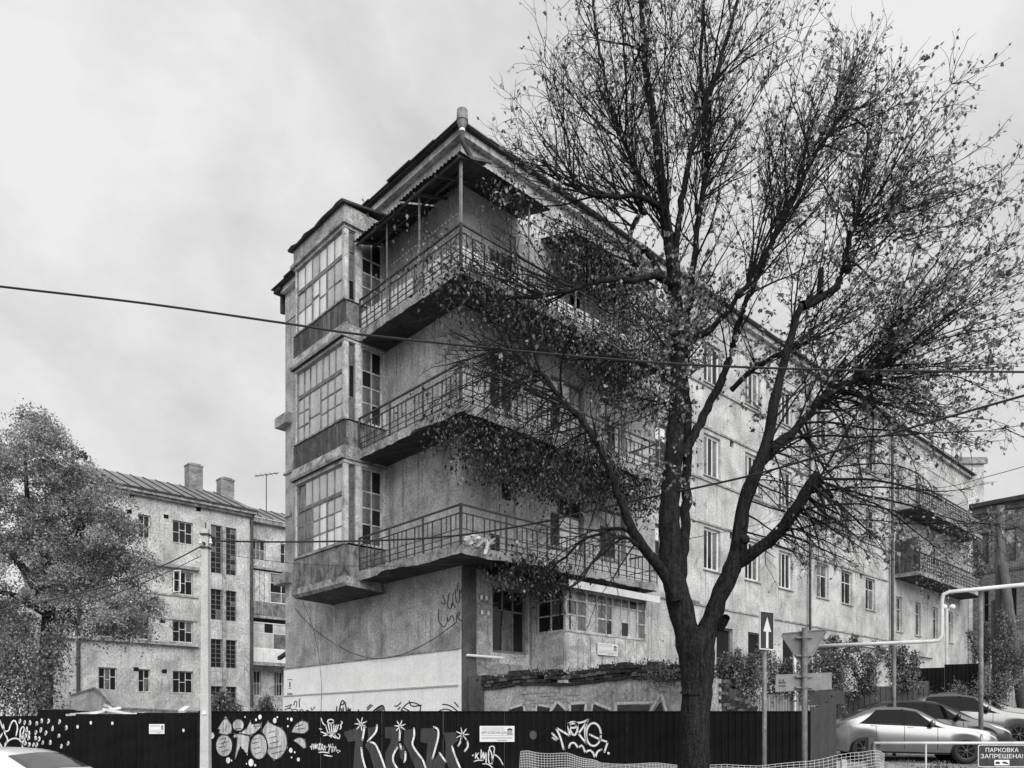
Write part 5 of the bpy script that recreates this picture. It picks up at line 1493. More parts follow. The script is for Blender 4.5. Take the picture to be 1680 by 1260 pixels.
# torn pale rags snagged on the edge of the lowest balcony
rg = thing('cloth_rags', 'torn pale rags snagged on the lowest balcony railing near its corner', 'rags', BW(0.05, -1.2, 6.1))
for k, (px, py, w_, h_) in enumerate(((768, 886, 12, 14), (779, 880, 14, 9), (792, 886, 10, 8), (797, 897, 5, 24), (785, 892, 9, 10), (806, 888, 9, 9))):
    vs_ = []
    for j in range(5):
        for i in range(4):
            x, z = face_hit(px + w_ * (i / 3 - .5), py + h_ * (j / 4 - .5), y=-1.2)
            p = BW(x, -1.22 + 0.05 * math.sin(i * 2.1 + j * 1.3 + k), z + .015 * math.sin(i * 3 + k)) - rg.location
            vs_.append(p)
    obj('rag', MB().add(vs_, [(j * 4 + i, j * 4 + i + 1, j * 4 + i + 5, j * 4 + i + 4) for j in range(4) for i in range(3)]), M['frame_white' if k in (1, 3) else 'old_paint'], rg, smooth=True)
# ================================================================== VEGETATION
def unit(v):
    return v / (np.linalg.norm(v) + 1e-12)

class Tubes:
    """many thin tubes gathered into one mesh"""
    def __init__(s, sides):
        s.k, s.v, s.f, s.n = sides, [], [], 0
        s.c, s.s_ = np.cos(np.arange(sides) * 2 * np.pi / sides), np.sin(np.arange(sides) * 2 * np.pi / sides)
    def add(s, P, rad):
        n = len(P)
        T = np.empty_like(P)
        T[1:-1] = P[2:] - P[:-2]
        T[0], T[-1] = P[1] - P[0], P[-1] - P[-2]
        T /= np.linalg.norm(T, axis=1)[:, None] + 1e-12
        ref = np.array([0.31, 0.17, 0.93]) if abs(T[0][2]) < 0.85 else np.array([0.95, 0.2, 0.1])
        X = np.cross(ref, T)
        X /= np.linalg.norm(X, axis=1)[:, None] + 1e-12
        Y = np.cross(T, X)
        V = P[:, None, :] + (X[:, None, :] * s.c[None, :, None] + Y[:, None, :] * s.s_[None, :, None]) * np.asarray(rad)[:, None, None]
        s.v.append(V.reshape(-1, 3))
        i = np.arange(n - 1)[:, None] * s.k + s.n
        a = np.arange(s.k)[None, :]
        b = (a + 1) % s.k
        s.f.append(np.stack([i + a, i + b, i + s.k + b, i + s.k + a], axis=-1).reshape(-1, 4))
        s.n += n * s.k
    def build(s, name, mat, parent, kind=None, smooth=True):
        return arrays(name, np.concatenate(s.v), np.concatenate(s.f), mat, parent, kind, smooth)

def leaves(name, P, size, mat, parent, kind='stuff', droop=0.5, label=None, width=0.75, tone=None):
    """one leaf blade, folded along its midrib, at each point"""
    n = len(P)
    size = size * rng.uniform(0.6, 1.3, n)
    A = rng.normal(0, 1, (n, 3))
    A[:, 2] -= droop * 2
    A /= np.linalg.norm(A, axis=1)[:, None]
    B = np.cross(A, rng.normal(0, 1, (n, 3)))
    B /= np.linalg.norm(B, axis=1)[:, None] + 1e-9
    N = np.cross(A, B)
    a, b, c = A * size[:, None], B * (size * width * 0.5)[:, None], N * (size * 0.16)[:, None]
    V = np.stack([P, P + a * 0.4 + b + c, P + a, P + a * 0.4 - b + c], axis=1).reshape(-1, 3)
    k = np.arange(n)[:, None] * 4
    F = np.concatenate([k + [[0, 1, 2]], k + [[0, 2, 3]]], axis=1).reshape(-1, 3)
    t = rng.uniform(0, 1, n) ** 1.5 if tone is None else tone
    o = arrays(name, V, F, mat, parent, kind, rnd=np.repeat(t, 2))
    if label:
        o['label'] = label
    return o

def grow(p, d, L, up, wob, seg=0.16):
    n = max(3, int(L / seg) + 1)
    P = np.empty((n + 1, 3))
    P[0] = p
    st = L / n
    d = unit(d)
    for i in range(n):
        d = unit(d + rng.normal(0, wob, 3) + np.array([0, 0, up]))
        P[i + 1] = P[i] + d * st
    return P

# ---- the big half-bare lime in front of the building
TY = 12.6
tree = thing('lime_tree', 'tall half-bare broad-crowned street tree with dark forked trunk before the apartment block', 'tree', (W(1140, 1192, TY).x, TY, 0))
T0 = np.array(tree.location)
PXM = TY / F_PX
def tw(px, py, dy):
    return np.array(W(px, py, TY + dy)) - T0
LIMBS = [  # (pixel x, pixel y, metres behind the trunk), start radius px, end radius px
    ([(1139, 1345, 0), (1139, 1250, 0), (1141, 1170, 0), (1146, 1110, 0), (1144, 1060, 0), (1140, 1030, 0)], 25, 32),
    ([(1141, 1140, 0), (1136, 1085, 0), (1120, 1010, .05), (1102, 930, .1), (1098, 840, .1), (1106, 740, .15), (1112, 640, .2), (1112, 540, .3), (1104, 440, .35), (1095, 380, .4), (1086, 300, .5), (1075, 210, .6), (1060, 110, .7), (1052, 10, .8), (1045, -80, .9)], 25, 2.5),
    ([(1112, 985, .2), (1123, 900, .4), (1126, 800, .6), (1128, 700, .7), (1124, 600, .8), (1130, 500, .9), (1140, 420, .9), (1148, 350, 1), (1158, 280, 1.1), (1160, 200, 1.2), (1150, 100, 1.3), (1158, -40, 1.4)], 11, 2.5),
    ([(1110, 985, -.2), (1093, 947, -.3), (1054, 897, -.5), (1022, 833, -.6), (997, 763, -.7), (960, 696, -.8), (921, 655, -.8), (886, 614, -.7), (850, 590, -.6)], 11, 3),
    ([(1150, 1065, 0), (1178, 985, -.1), (1206, 920, -.2), (1214, 870, -.2), (1223, 820, -.3), (1247, 760, -.4), (1260, 720, -.4), (1273, 647, -.5), (1287, 593, -.5), (1300, 540, -.6), (1315, 500, -.6)], 20, 5),
    ([(1210, 925, -.2), (1247, 900, -.4), (1287, 860, -.6), (1320, 810, -.8), (1338, 786, -.9)], 10, 9),
    ([(1250, 757, -.4), (1280, 727, -.2), (1307, 703, 0), (1353, 650, .3), (1387, 630, .4), (1420, 618, .5)], 9, 6),
    ([(1118, 750, .3), (1140, 713, .5), (1160, 670, .7), (1187, 617, .9), (1200, 577, 1.0), (1222, 500, 1.1), (1262, 410, 1.2), (1288, 350, 1.3), (1330, 260, 1.4), (1372, 160, 1.6)], 9, 2.5),
    ([(1316, 502, -.6), (1345, 488, -.5), (1372, 472, -.5), (1386, 430, -.4), (1395, 380, -.3)], 8, 4),
    ([(1110, 470, .3), (1075, 452, 0), (1040, 462, -.3), (1012, 457, -.5), (963, 466, -.7), (921, 480, -.9), (866, 487, -1), (830, 492, -1)], 7, 2),
    ([(1098, 395, .4), (1089, 345, .2), (1047, 323, 0), (984, 322, -.2), (930, 300, -.4), (890, 262, -.6)], 6, 2),
    ([(1106, 500, .3), (1060, 410, .6), (1040, 440, .5), (1032, 385, .6), (1052, 350, .7), (1046, 290, .8), (1022, 225, .9), (1004, 180, 1), (990, 110, 1.1), (978, 50, 1.2), (970, -30, 1.3)], 6, 2),
    ([(1104, 440, .4), (1118, 330, .2), (1136, 240, 0), (1163, 150, -.1), (1190, 75, -.2), (1212, -10, -.3), (1230, -70, -.3)], 7, 2),
    ([(1125, 560, .3), (1165, 540, .1), (1214, 482, -.2), (1265, 400, -.4), (1300, 330, -.6), (1345, 240, -.8), (1390, 180, -.9)], 6, 2),
    ([(1200, 640, .8), (1230, 610, .6), (1280, 580, .5), (1310, 565, .4)], 5, 3),
    ([(1108, 640, .2), (1060, 600, .8), (1000, 585, 1.2), (940, 590, 1.5), (870, 570, 1.8), (800, 580, 2.0)], 5, 2),
    ([(1050, 897, -.5), (1015, 880, -.9), (980, 910, -1.2), (955, 950, -1.4), (930, 965, -1.5)], 4, 1.5),
    ([(1060, 905, -.5), (1020, 868, -.2), (960, 885, .2), (905, 935, .5), (870, 985, .7)], 4, 1.2),
]
limb_paths = []
for li, (pts, r0, r1) in enumerate(LIMBS):
    C_ = np.array([tw(*p) for p in pts])
    out_ = []
    for i in range(len(C_) - 1):
        a, b, c, d = C_[max(i - 1, 0)], C_[i], C_[i + 1], C_[min(i + 2, len(C_) - 1)]
        m = max(2, int(np.linalg.norm(c - b) / 0.13))
        for k in range(m):
            t = k / m
            out_.append(0.5 * (2 * b + (c - a) * t + (2 * a - 5 * b + 4 * c - d) * t * t + (3 * b - a - 3 * c + d) * t ** 3))
    out_.append(C_[-1])
    P = np.array(out_)
    n = len(P)
    P[1:-1] += rng.normal(0, 0.012 if r0 < 20 else 0.006, (n - 2, 3))
    rad = (r0 + (r1 - r0) * np.linspace(0, 1, n) ** 0.7) * PXM * rng.normal(1, 0.05, n)
    if li == 0:
        rad = np.interp(np.linspace(0, 1, n), [0, .33, .6, .8, .93, 1], [30, 26, 24, 26, 30, 22]) * PXM * rng.normal(1, .02, n)
    tb = Tubes(14 if r0 > 20 else 8)
    tb.add(P, rad)
    tb.build('trunk' if li == 0 else 'limb', M['bark'], tree)
    limb_paths.append((P, rad))
for px, py, r_ in ((1330, 492, 8), (1338, 786, 11), (1420, 618, 8), (1352, 655, 5), (1058, 348, 5), (1222, 885, 8), (1213, 482, 7), (1390, 440, 8)):
    p = tw(px, py, -.5 if px > 1200 else 0)
    r_ *= PXM
    obj('burr', MB().lathe([(r_ * .3, -r_), (r_ * .9, -r_ * .5), (r_, 0), (r_ * .8, r_ * .6), (r_ * .25, r_)], tuple(p), 9), M['bark'], tree, smooth=True)
for a, b, r_ in (((1352, 655, .3), (1388, 590, .2), 7), ((1345, 480, -.5), (1348, 440, -.5), 5), ((1180, 1030, -.1), (1192, 1012, -.3), 9)):
    stub = Tubes(8)
    stub.add(np.array([tw(*a), (tw(*a) + tw(*b)) / 2, tw(*b)]), np.array([r_, r_ * .9, r_ * .7]) * PXM)
    stub.build('broken_stub', M['bark'], tree)

br_t, tw_t, fine_t = Tubes(5), Tubes(4), Tubes(3)
leaf_pts = []
def project(P):
    w = P + T0
    return CX + F_PX * w[:, 0] / w[:, 1], HY - (w[:, 2] - CAM_H) * F_PX / w[:, 1]
def dens(px, py):
    if px > 1480 and py < 760:
        return 0.95
    if px > 1360 and py < 720:
        return 0.75
    if px > 1250:
        return 0.5 if py < 760 else 0.22
    if py < 330:
        return 0.32
    if 1050 < px < 1250 and 440 < py < 720:
        return 0.9
    if py > 820:
        return 0.06
    return 0.07 if px < 1050 else 0.3
def fine_twigs(P, spacing, lmin, lmax, up, level):
    """side shoots along a branch, and leaves on them"""
    L = np.linalg.norm(np.diff(P, axis=0), axis=1).sum()
    cnt = int(L / spacing * rng.uniform(0.75, 1.2))
    for _ in range(cnt):
        i = rng.integers(max(1, len(P) // 6), len(P))
        t = unit(P[i] - P[i - 1])
        s = unit(rng.normal(0, 1, 3))
        d = unit(t * 0.75 + (s - t * s.dot(t)) * 0.75 + np.array([0, 0, up]))
        l = rng.uniform(lmin, lmax) * (1.15 - 0.5 * i / len(P))
        Q = grow(P[i], d, l, up * 0.12, 0.2, 0.11 if level else 0.14)
        if level:
            tw_t.add(Q, np.linspace(0.0058, 0.0024, len(Q)))
            fine_twigs(Q, 0.14, 0.12, 0.42, up * 0.6, 0)
        else:
            fine_t.add(Q, np.linspace(0.0034, 0.0018, len(Q)))
        x_, y_ = project(Q[-1:])
        dn = dens(x_[0], y_[0]) * (1.9 if level == 0 else 0.9)
        for _k in range(rng.poisson(dn)):
            j = rng.integers(1, len(Q))
            leaf_pts.append(Q[j] + rng.normal(0, 0.004, 3))
def outline(px):
    return np.interp(px, [700, 835, 860, 1300, 1345, 1440, 1540, 1560, 1600, 1680, 1760], [420, 330, -300, -300, 30, 85, 55, 150, 205, 225, 300])
def shoot(p, d, L, r_, up, wob=0.05):
    d = unit(d)
    for _ in range(8):        # crown outline
        x_, y_ = project((p + d * L)[None])
        if y_[0] > outline(x_[0]) and x_[0] < 1720 and (y_[0] < 900 or x_[0] < 1150):
            break
        L *= 0.86
    P = grow(p, d, L, up, wob, 0.2)
    br_t.add(P, np.linspace(r_, 0.004, len(P)))
    fine_twigs(P, 0.19, 0.25, 0.95, 0.12 if up >= 0 else -0.1, 1)
# side branches on every limb
for li, (P, rad) in enumerate(limb_paths):
    if li == 0:
        continue
    L = np.linalg.norm(np.diff(P, axis=0), axis=1).sum()
    for _ in range(int(L / 0.62)):
        i = rng.integers(len(P) // 3, len(P))
        x_, y_ = project(P[i:i + 1])
        if y_[0] > 900 or (li in (4, 5) and y_[0] > 700):
            continue
        t = unit(P[min(i + 1, len(P) - 1)] - P[i - 1])
        s = unit(rng.normal(0, 1, 3) * np.array([1, 0.8, 0.6]))
        hang = y_[0] > 560
        d = unit(t * 0.55 + (s - t * s.dot(t)) * 0.8 + np.array([0, 0, 0.05 if hang else 0.35]))
        shoot(P[i], d, rng.uniform(0.7, 1.9) * (1.2 if y_[0] < 500 else 0.9), min(rad[i] * 0.5, 0.02), -0.02 if hang else 0.04, 0.09)
# long straight shoots fanning from the pollard heads: (pixel x, y, depth), angles in the picture plane, lengths, number
HEADS = [((1338, 786, -.9), -8, 70, 2.2, 4.4, 12, -.012), ((1305, 700, 0), 0, 60, 2.2, 4.4, 5, -.01), ((1360, 650, .3), -15, 30, 2.0, 3.6, 5, -.015), ((1420, 618, .5), -25, 10, 1.6, 3.0, 6, -.015), ((1420, 618, .5), -6, 66, 2.6, 4.6, 14, .008), ((1388, 440, -.4), 12, 95, 2.2, 4.2, 10, .012), ((1330, 492, -.6), 30, 100, 2.0, 3.8, 6, .015),
         ((1352, 655, .3), 20, 80, 2.0, 3.6, 8, .01), ((1290, 350, 1.3), 35, 105, 1.8, 3.4, 6, .015), ((1145, 350, 1), 60, 120, 2.4, 3.8, 9, .015), ((1095, 380, .4), 60, 135, 2.0, 3.8, 9, .015), ((1160, 275, 1.1), 50, 115, 2.0, 3.4, 9, .01),
         ((1058, 348, .7), 80, 165, 1.6, 3.4, 12, .02), ((1035, 385, .6), 95, 175, 1.4, 2.8, 8, .015), ((1214, 480, .3), 40, 100, 2.0, 3.6, 9, .01), ((984, 322, -.2), 100, 200, 1.0, 1.9, 8, .02),
         ((1340, 786, -.9), -80, -5, 1.2, 2.7, 14, -.03), ((1300, 835, -.6), -85, -20, 1.0, 2.2, 8, -.03), ((1245, 770, -.4), -75, -15, 1.0, 2.2, 7, -.03), ((1310, 700, 0), -60, -10, 1.2, 2.6, 6, -.03), ((1400, 625, .4), -75, -20, 1.2, 2.4, 6, -.03), ((930, 665, -.8), 140, 280, .7, 1.6, 9, -.02), ((870, 580, 1.8), 150, 260, .8, 1.7, 7, -.02), ((1000, 585, 1.2), 200, 290, .7, 1.4, 6, -.03), ((1225, 840, -.2), -60, 40, .8, 2.0, 6, -.02), ((886, 614, -.7), 100, 230, .8, 1.8, 12, -.01), ((960, 696, -.8), 130, 260, .8, 1.8, 7, -.03), ((921, 480, -.9), 120, 220, .9, 1.9, 8, .0), ((997, 763, -.7), 150, 250, .7, 1.6, 4, -.04),
         ((1022, 833, -.6), 165, 250, .8, 1.7, 4, -.05), ((1054, 897, -.5), 170, 235, .9, 2.0, 5, -.06), ((1112, 620, .2), 130, 220, 1.0, 2.2, 6, -.01), ((800, 580, 2.0), 120, 230, .6, 1.4, 6, .0), ((1310, 565, .4), 10, 60, 1.6, 3.2, 8, .01), ((1287, 860, -.6), -80, -30, 1.0, 1.8, 6, -.04), ((1200, 600, 1), 60, 130, 1.2, 2.6, 5, .02), ((1010, 215, .9), 75, 150, 1.2, 2.4, 8, .01), ((940, 300, -.3), 85, 160, 1.2, 2.3, 8, .02), ((1075, 210, .6), 60, 125, 1.6, 2.8, 7, .01), ((1163, 150, -.1), 40, 110, 1.4, 2.4, 7, .01), ((1265, 400, -.4), 40, 95, 2.0, 3.6, 4, .015), ((1480, 575, .6), 15, 72, 1.6, 3.0, 6, .01), ((1372, 160, 1.6), 30, 90, .8, 1.6, 7, .01), ((1390, 180, -.9), 10, 70, .9, 1.7, 8, .01), ((1470, 400, 0), 25, 75, 2.0, 3.2, 6, .01), ((1470, 400, 0), 5, 70, 1.4, 2.4, 8, .01)]
for (px, py, dy), a0, a1, l0, l1, n, up in HEADS:
    p = tw(px, py, dy)
    n = int(n * (1.4 if py < 700 else 0.9))
    allp = np.concatenate([q[0][len(q[0]) // 4:] for q in limb_paths[1:]])
    near = allp[np.linalg.norm(allp - p, axis=1) < (0.95 if px > 1300 else 0.6)]
    for k in range(n):
        a = R(a0 + (a1 - a0) * (k + rng.uniform(0, 1)) / n)
        d = np.array([math.cos(a), rng.normal(0, 0.5), math.sin(a)])
        shoot(near[rng.integers(len(near))] if len(near) and rng.random() < 0.75 else p + rng.normal(0, 0.04, 3), d, rng.uniform(l0, l1), rng.uniform(0.010, 0.02) * (1.3 if px > 1290 and py > 600 else 1), up, 0.08)
br_t.build('branches', M['twig'], tree, 'stuff')
tw_t.build('twigs', M['twig'], tree, 'stuff')
fine_t.build('fine_twigs', M['twig'], tree, 'stuff')
LP = np.array(leaf_pts)
leaves('foliage', LP, 0.07, M['leaf_lime'], tree, droop=0.5)
# thick sprays of leaves on shoots close round the stems
mass, ep_t = [], Tubes(3)
for (px, py, dy), (rx, ry, rz), n in (((1110, 560, .2), (45, 110, .5), 1500), ((1085, 660, .1), (50, 60, .5), 500), ((1150, 500, .2), (40, 60, .4), 500), ((1290, 560, .1), (70, 50, .7), 500), ((1260, 640, .3), (60, 40, .6), 350), ((1580, 600, .4), (110, 130, 1.2), 700), ((1590, 420, .3), (70, 110, 1.2), 500),
                                    ((1100, 780, 0), (40, 35, .4), 300), ((1500, 880, -.4), (120, 50, 1.0), 500), ((1060, 430, .2), (60, 40, .6), 500)):
    c = tw(px, py, dy)
    for _k in range(n // 13):
        v = np.clip(rng.normal(0, 0.5, 3), -1, 1)
        q = c + np.array([v[0] * rx * PXM, v[1] * rz, v[2] * ry * PXM])
        x_, y_ = project(q[None])
        if y_[0] < outline(x_[0]) + 70:
            continue
        G_ = grow(q, rng.normal(0, 1, 3) + np.array([0, 0, .3]), rng.uniform(.25, .6), -.05, .2, .07)
        ep_t.add(G_, np.linspace(.004, .002, len(G_)))
        for _j in range(13):
            mass.append(G_[rng.integers(1, len(G_))] + rng.normal(0, .004, 3))
ep_t.build('epicormic_shoots', M['twig'], tree, 'stuff')
leaves('epicormic_foliage', np.array(mass), 0.065, M['leaf_lime'], tree, droop=0.6)

# ---- climbing vine hanging on the balconies (rooted on the building, a plant of its own on each storey)
def vine(label, boxes, n, seed_dens=1.0):
    o = thing('climbing_vine', label, 'climbing plant', BW(boxes[0][0], boxes[0][2], boxes[0][4]))
    o0 = np.array(o.location)
    pts, st = [], Tubes(4)
    for x0, x1, y0, y1, z0, z1, share in boxes:
        m = int(n * share)
        nc = max(6, int(14 * share * 3))
        cs = np.stack([rng.uniform(x0, x1, nc), rng.uniform(y0, y1, nc), z1 - (z1 - z0) * rng.uniform(0, 1, nc) ** 1.4], axis=1)
        k = rng.integers(0, nc, m)
        sp = np.array([(x1 - x0) * .14 + .12, 0.16, (z1 - z0) * .2 + 0.05])
        q = cs[k] + rng.normal(0, 1, (m, 3)) * sp
        pts.append(q)
        for _ in range(int(10 * share + 3)):
            a = np.array([rng.uniform(x0, x1), rng.uniform(y0, y1), z1])
            G_ = grow(a, np.array([rng.normal(0, .6), -.1, -1]), (z1 - z0) * rng.uniform(.5, 1.0), -.05, .15, .15)
            st.add(G_, np.linspace(.012, .004, len(G_)))
    q = np.concatenate(pts)
    w = np.stack([B_ORG.x + q[:, 0] * DRX - q[:, 1] * DRY, B_ORG.y + q[:, 0] * DRY + q[:, 1] * DRX, q[:, 2]], axis=1) - o0
    leaves('foliage', w, 0.105, M['leaf_vine'], o, droop=0.9, width=0.6, tone=rng.uniform(0, 1, len(w)) ** 8)
    sv = np.concatenate(st.v)
    st.v = [np.stack([B_ORG.x + sv[:, 0] * DRX - sv[:, 1] * DRY, B_ORG.y + sv[:, 0] * DRY + sv[:, 1] * DRX, sv[:, 2]], axis=1) - o0]
    st.build('stem', M['twig'], o)
    return o
vine('dark climbing vine smothering the top floor balcony posts', [(0.2, 1.5, -1.3, -0.9, 15.0, 15.4, .05), (2.6, 6.8, -1.4, -0.7, 13.9, 15.3, .75), (4.5, 7.4, -1.4, -.9, 13.2, 14.4, .2)], 7500)
vine('dark vine curtain hanging under the top balcony slab', [(-.8, 5.5, -1.5, -.8, 11.7, 12.8, .75), (4.2, 7.5, -1.5, -.6, 11.5, 12.6, .3)], 7500)
vine('dark vine curtain hanging under the middle balcony slab', [(-.7, 4.2, -1.5, -.8, 8.0, 9.4, .6), (3.5, 7.2, -1.4, -.6, 8.2, 9.3, .35), (-.4, 3.0, -1.6, -1.0, 7.5, 8.6, .1)], 8500)
vine('small vine drooping under the lowest balcony above the ground floor window', [(.6, 2.5, -1.5, -.9, 5.2, 5.95, 1)], 1500)
vine('leafy vine over the far balconies by the brick house', [(29, 37, -1.6, -1.0, 10.6, 11.9, .4), (28.5, 33, -1.5, -.9, 8.7, 10.9, .35), (35, 39, -1.7, -1.1, 10.8, 12, .2)], 2200)

# ---- the dense tree at the left
DTY = 31.0
dt = thing('leafy_tree', 'dense round-headed leafy tree at the left edge above the hoarding', 'tree', (W(72, 1192, DTY).x, DTY, 0))
D0 = np.array(dt.location)
def dw(px, py, dy):
    return np.array(W(px, py, DTY + dy)) - D0
dp_, dtube = [], []
for pts, r0, r1 in (([(73, 1260, 0), (74, 1150, 0), (76, 1060, 0), (82, 980, .3)], 13, 10), ([(82, 985, .3), (70, 900, .5), (45, 820, .6), (40, 740, .6)], 9, 2), ([(82, 985, .3), (110, 920, 0), (140, 850, -.3), (150, 790, -.3)], 8, 2), ([(80, 1000, .3), (30, 920, -.5), (-20, 860, -.6), (-50, 800, -.6)], 8, 2), ([(85, 970, .3), (150, 950, -.8), (210, 930, -1.2)], 5, 1.5), ([(80, 1010, 0), (20, 975, -1), (-60, 960, -1.5)], 6, 2)):
    P = np.array([dw(*p) for p in pts])
    t = Tubes(8)
    t.add(P, np.linspace(r0, r1, len(P)) * DTY / F_PX)
    t.build('trunk' if r0 == 13 else 'limb', M['bark_far'], dt)
cl_ = []
for (px, py, dy), (rx, ry), n in (((40, 800, 0), (110, 115), 60), ((110, 870, -.5), (105, 95), 52), ((165, 950, -.6), (80, 75), 40), ((60, 960, 0), (150, 85), 60), ((-40, 900, 0), (120, 150), 40), ((165, 850, -.4), (50, 60), 20), ((0, 1050, .4), (70, 50), 16), ((100, 780, 0), (70, 60), 14), ((170, 1010, -.6), (60, 35), 12), ((215, 1000, -.8), (35, 30), 6), ((50, 715, 0), (60, 45), 14), ((-10, 1010, 0), (60, 50), 10), ((215, 900, -1), (40, 60), 8), ((235, 975, -1), (25, 30), 5)):
    for _ in range(n):
        v = unit(rng.normal(0, 1, 3)) * rng.uniform(0.3, 1.12) ** 0.5
        cl_.append((dw(px + v[0] * rx, py - v[2] * ry, dy + v[1] * 2.6), rng.uniform(.15, .42)))
LPd = []
tone = []
for c, s in cl_:
    m = int(430 * s / .42)
    q = rng.normal(0, 1, (m, 3)) * np.array([s, s, s * .45])
    q[:, 2] -= 0.25 * (q[:, 0] ** 2 + q[:, 1] ** 2) / s
    LPd.append(c + q)
    tone.append(np.clip(rng.uniform(0.05, 0.95) + rng.normal(0, .2, m), 0, 1))
leaves('foliage', np.concatenate(LPd), 0.115, M['leaf_dense'], dt, droop=0.35, width=0.5, tone=np.concatenate(tone))

# ---- bushes and saplings
def bush(name, label, px, py, Y, rx, ry, n, size=0.09, cat='bush', mat='leaf_bush', dome=True, group=None):
    b = W(px, py, Y)
    o = thing(name, label, cat, (b.x, Y, b.z), 0, group)
    rx_, rz_ = rx * Y / F_PX, ry * Y / F_PX
    st = Tubes(4)
    pts = []
    nst = max(4, int(rx_ * 6))
    for k in range(nst):
        d = np.array([rng.normal(0, .35) * rx_ / max(rz_, .1) , rng.normal(0, .3), 1.0])
        G_ = grow(np.array([rng.uniform(-.6, .6) * rx_, rng.uniform(-.4, .4) * rx_, -0.3]), d, rz_ * rng.uniform(1.2, 2.1), .02, .1, .2)
        st.add(G_, np.linspace(.018, .005, len(G_)))
        m = n // nst
        t = rng.uniform(.12, 1, m)
        idx = np.minimum((t * (len(G_) - 1)).astype(int), len(G_) - 1)
        spread = 0.12 + .22 * (1 - t)
        pts.append(G_[idx] + rng.normal(0, 1, (m, 3)) * (spread * max(rx_, .4) * .8)[:, None])
    st.build('stems', M['twig'], o)
    leaves('foliage', np.concatenate(pts), size, M[mat], o, droop=.45, width=.6)
    return o
bush('shrub', 'leafy shrub between trunk and one-way sign at the wall foot', 1215, 1135, 21.0, 53, 46, 4680)
bush('shrub', 'tall thin sapling behind the one-way sign', 1232, 1100, 22.0, 20, 42, 1260)
bush('shrub', 'dark leafy shrub behind the give-way triangle', 1292, 1125, 22.8, 56, 44, 4320)
bush('shrub', 'broad shrub right of the give-way sign under the gas pipe', 1388, 1130, 24.0, 36, 53, 3420)
bush('shrub', 'upright sapling beside the middle of the gas pipe', 1427, 1125, 24.3, 28, 55, 2700)
bush('shrub', 'pale-leaved shrub under the end of the lower gas pipe', 1486, 1118, 25.0, 34, 55, 2700)
bush('shrub', 'low straggling shrub on top of the dark sheet fence', 1350, 1140, 23.6, 56, 24, 2340)
bush('shrub', 'loose shrub before the tall black fence', 1585, 1150, 27.5, 48, 37, 2700)
bush('shrub', 'shrub climbing beside the leaning timber prop', 1650, 1100, 28.5, 36, 61, 3060)
bush('shrub', 'shrub at the foot of the timber pole by the brick house', 1612, 1075, 31, 22, 37, 1440)
bush('shrub', 'dark bush behind the hoarding right of the concrete pole', 372, 1168, 27, 42, 29, 2700)
bush('shrub', 'small bush before the far loggias beside the white plinth', 432, 1168, 28, 34, 22, 1620)
bush('shrub', 'wild undergrowth below the leafy tree at the left edge', 12, 1160, 24, 84, 95, 9000, .1)
bush('shrub', 'low shrub behind the dabs of paint beside the dark trunk', 118, 1182, 26, 22, 14, 900)
bush('shrub', 'weeds sprouting along the loose brick wall top near the trunk', 1085, 1088, 15.4, 56, 13, 1260, .05)
bush('weed', 'dark weedy clump below the white barrier rail', 1540, 1262, 17.0, 26, 18, 1600, .05, 'weeds')
bush('weed', 'low weeds behind the drooping white mesh', 1470, 1262, 17.5, 16, 10, 500, .04, 'weeds')
dg = MB()
# moss and grass tufts along the yard wall top
mp_ = []
for _ in range(2600):
    y = rng.uniform(-7.2, -.7)
    p = BW(WX + rng.uniform(-.12, .35), y, yw_top(y) + .22 + abs(rng.normal(0, .07)))
    mp_.append((p.x, p.y, p.z))
ms = leaves('wall_top_moss', np.array(mp_), 0.05, M['leaf_vine'], None, droop=-.3, tone=rng.uniform(0, 1, len(mp_)) ** 5)
ms['label'] = 'mossy dead growth along the brick yard wall top'
ms['category'] = 'moss'
# patchy grass and litter on the car park ground
gpts = []
for _ in range(9000):
    x, y = rng.uniform(5.0, 17), rng.uniform(14.5, 27)
    if math.sin(x * 1.3 + 1) + math.sin(y * 1.7 + x * .6) + rng.normal(0, .7) > .5:
        gpts.append((x, y, zg(x, y)))
ga = leaves('grass', np.array(gpts), 0.09, M['grass'], None, droop=-1.0, width=.25)

# ================================================================== CARS
def spline(pts, x):
    """smooth monotone curve through control points"""
    xs = np.array([p[0] for p in pts], float)
    ys = np.array([p[1] for p in pts], float)
    h = np.diff(xs)
    dl = np.diff(ys) / h
    m = np.zeros(len(xs))
    m[0], m[-1] = dl[0], dl[-1]
    for i in range(1, len(xs) - 1):
        m[i] = 0 if dl[i - 1] * dl[i] <= 0 else 2 * dl[i - 1] * dl[i] / (dl[i - 1] + dl[i])
    x = np.clip(x, xs[0], xs[-1])
    i = np.clip(np.searchsorted(xs, x) - 1, 0, len(xs) - 2)
    t = (x - xs[i]) / h[i]
    return (2 * t ** 3 - 3 * t ** 2 + 1) * ys[i] + (t ** 3 - 2 * t ** 2 + t) * h[i] * m[i] + (-2 * t ** 3 + 3 * t ** 2) * ys[i + 1] + (t ** 3 - t ** 2) * h[i] * m[i + 1]

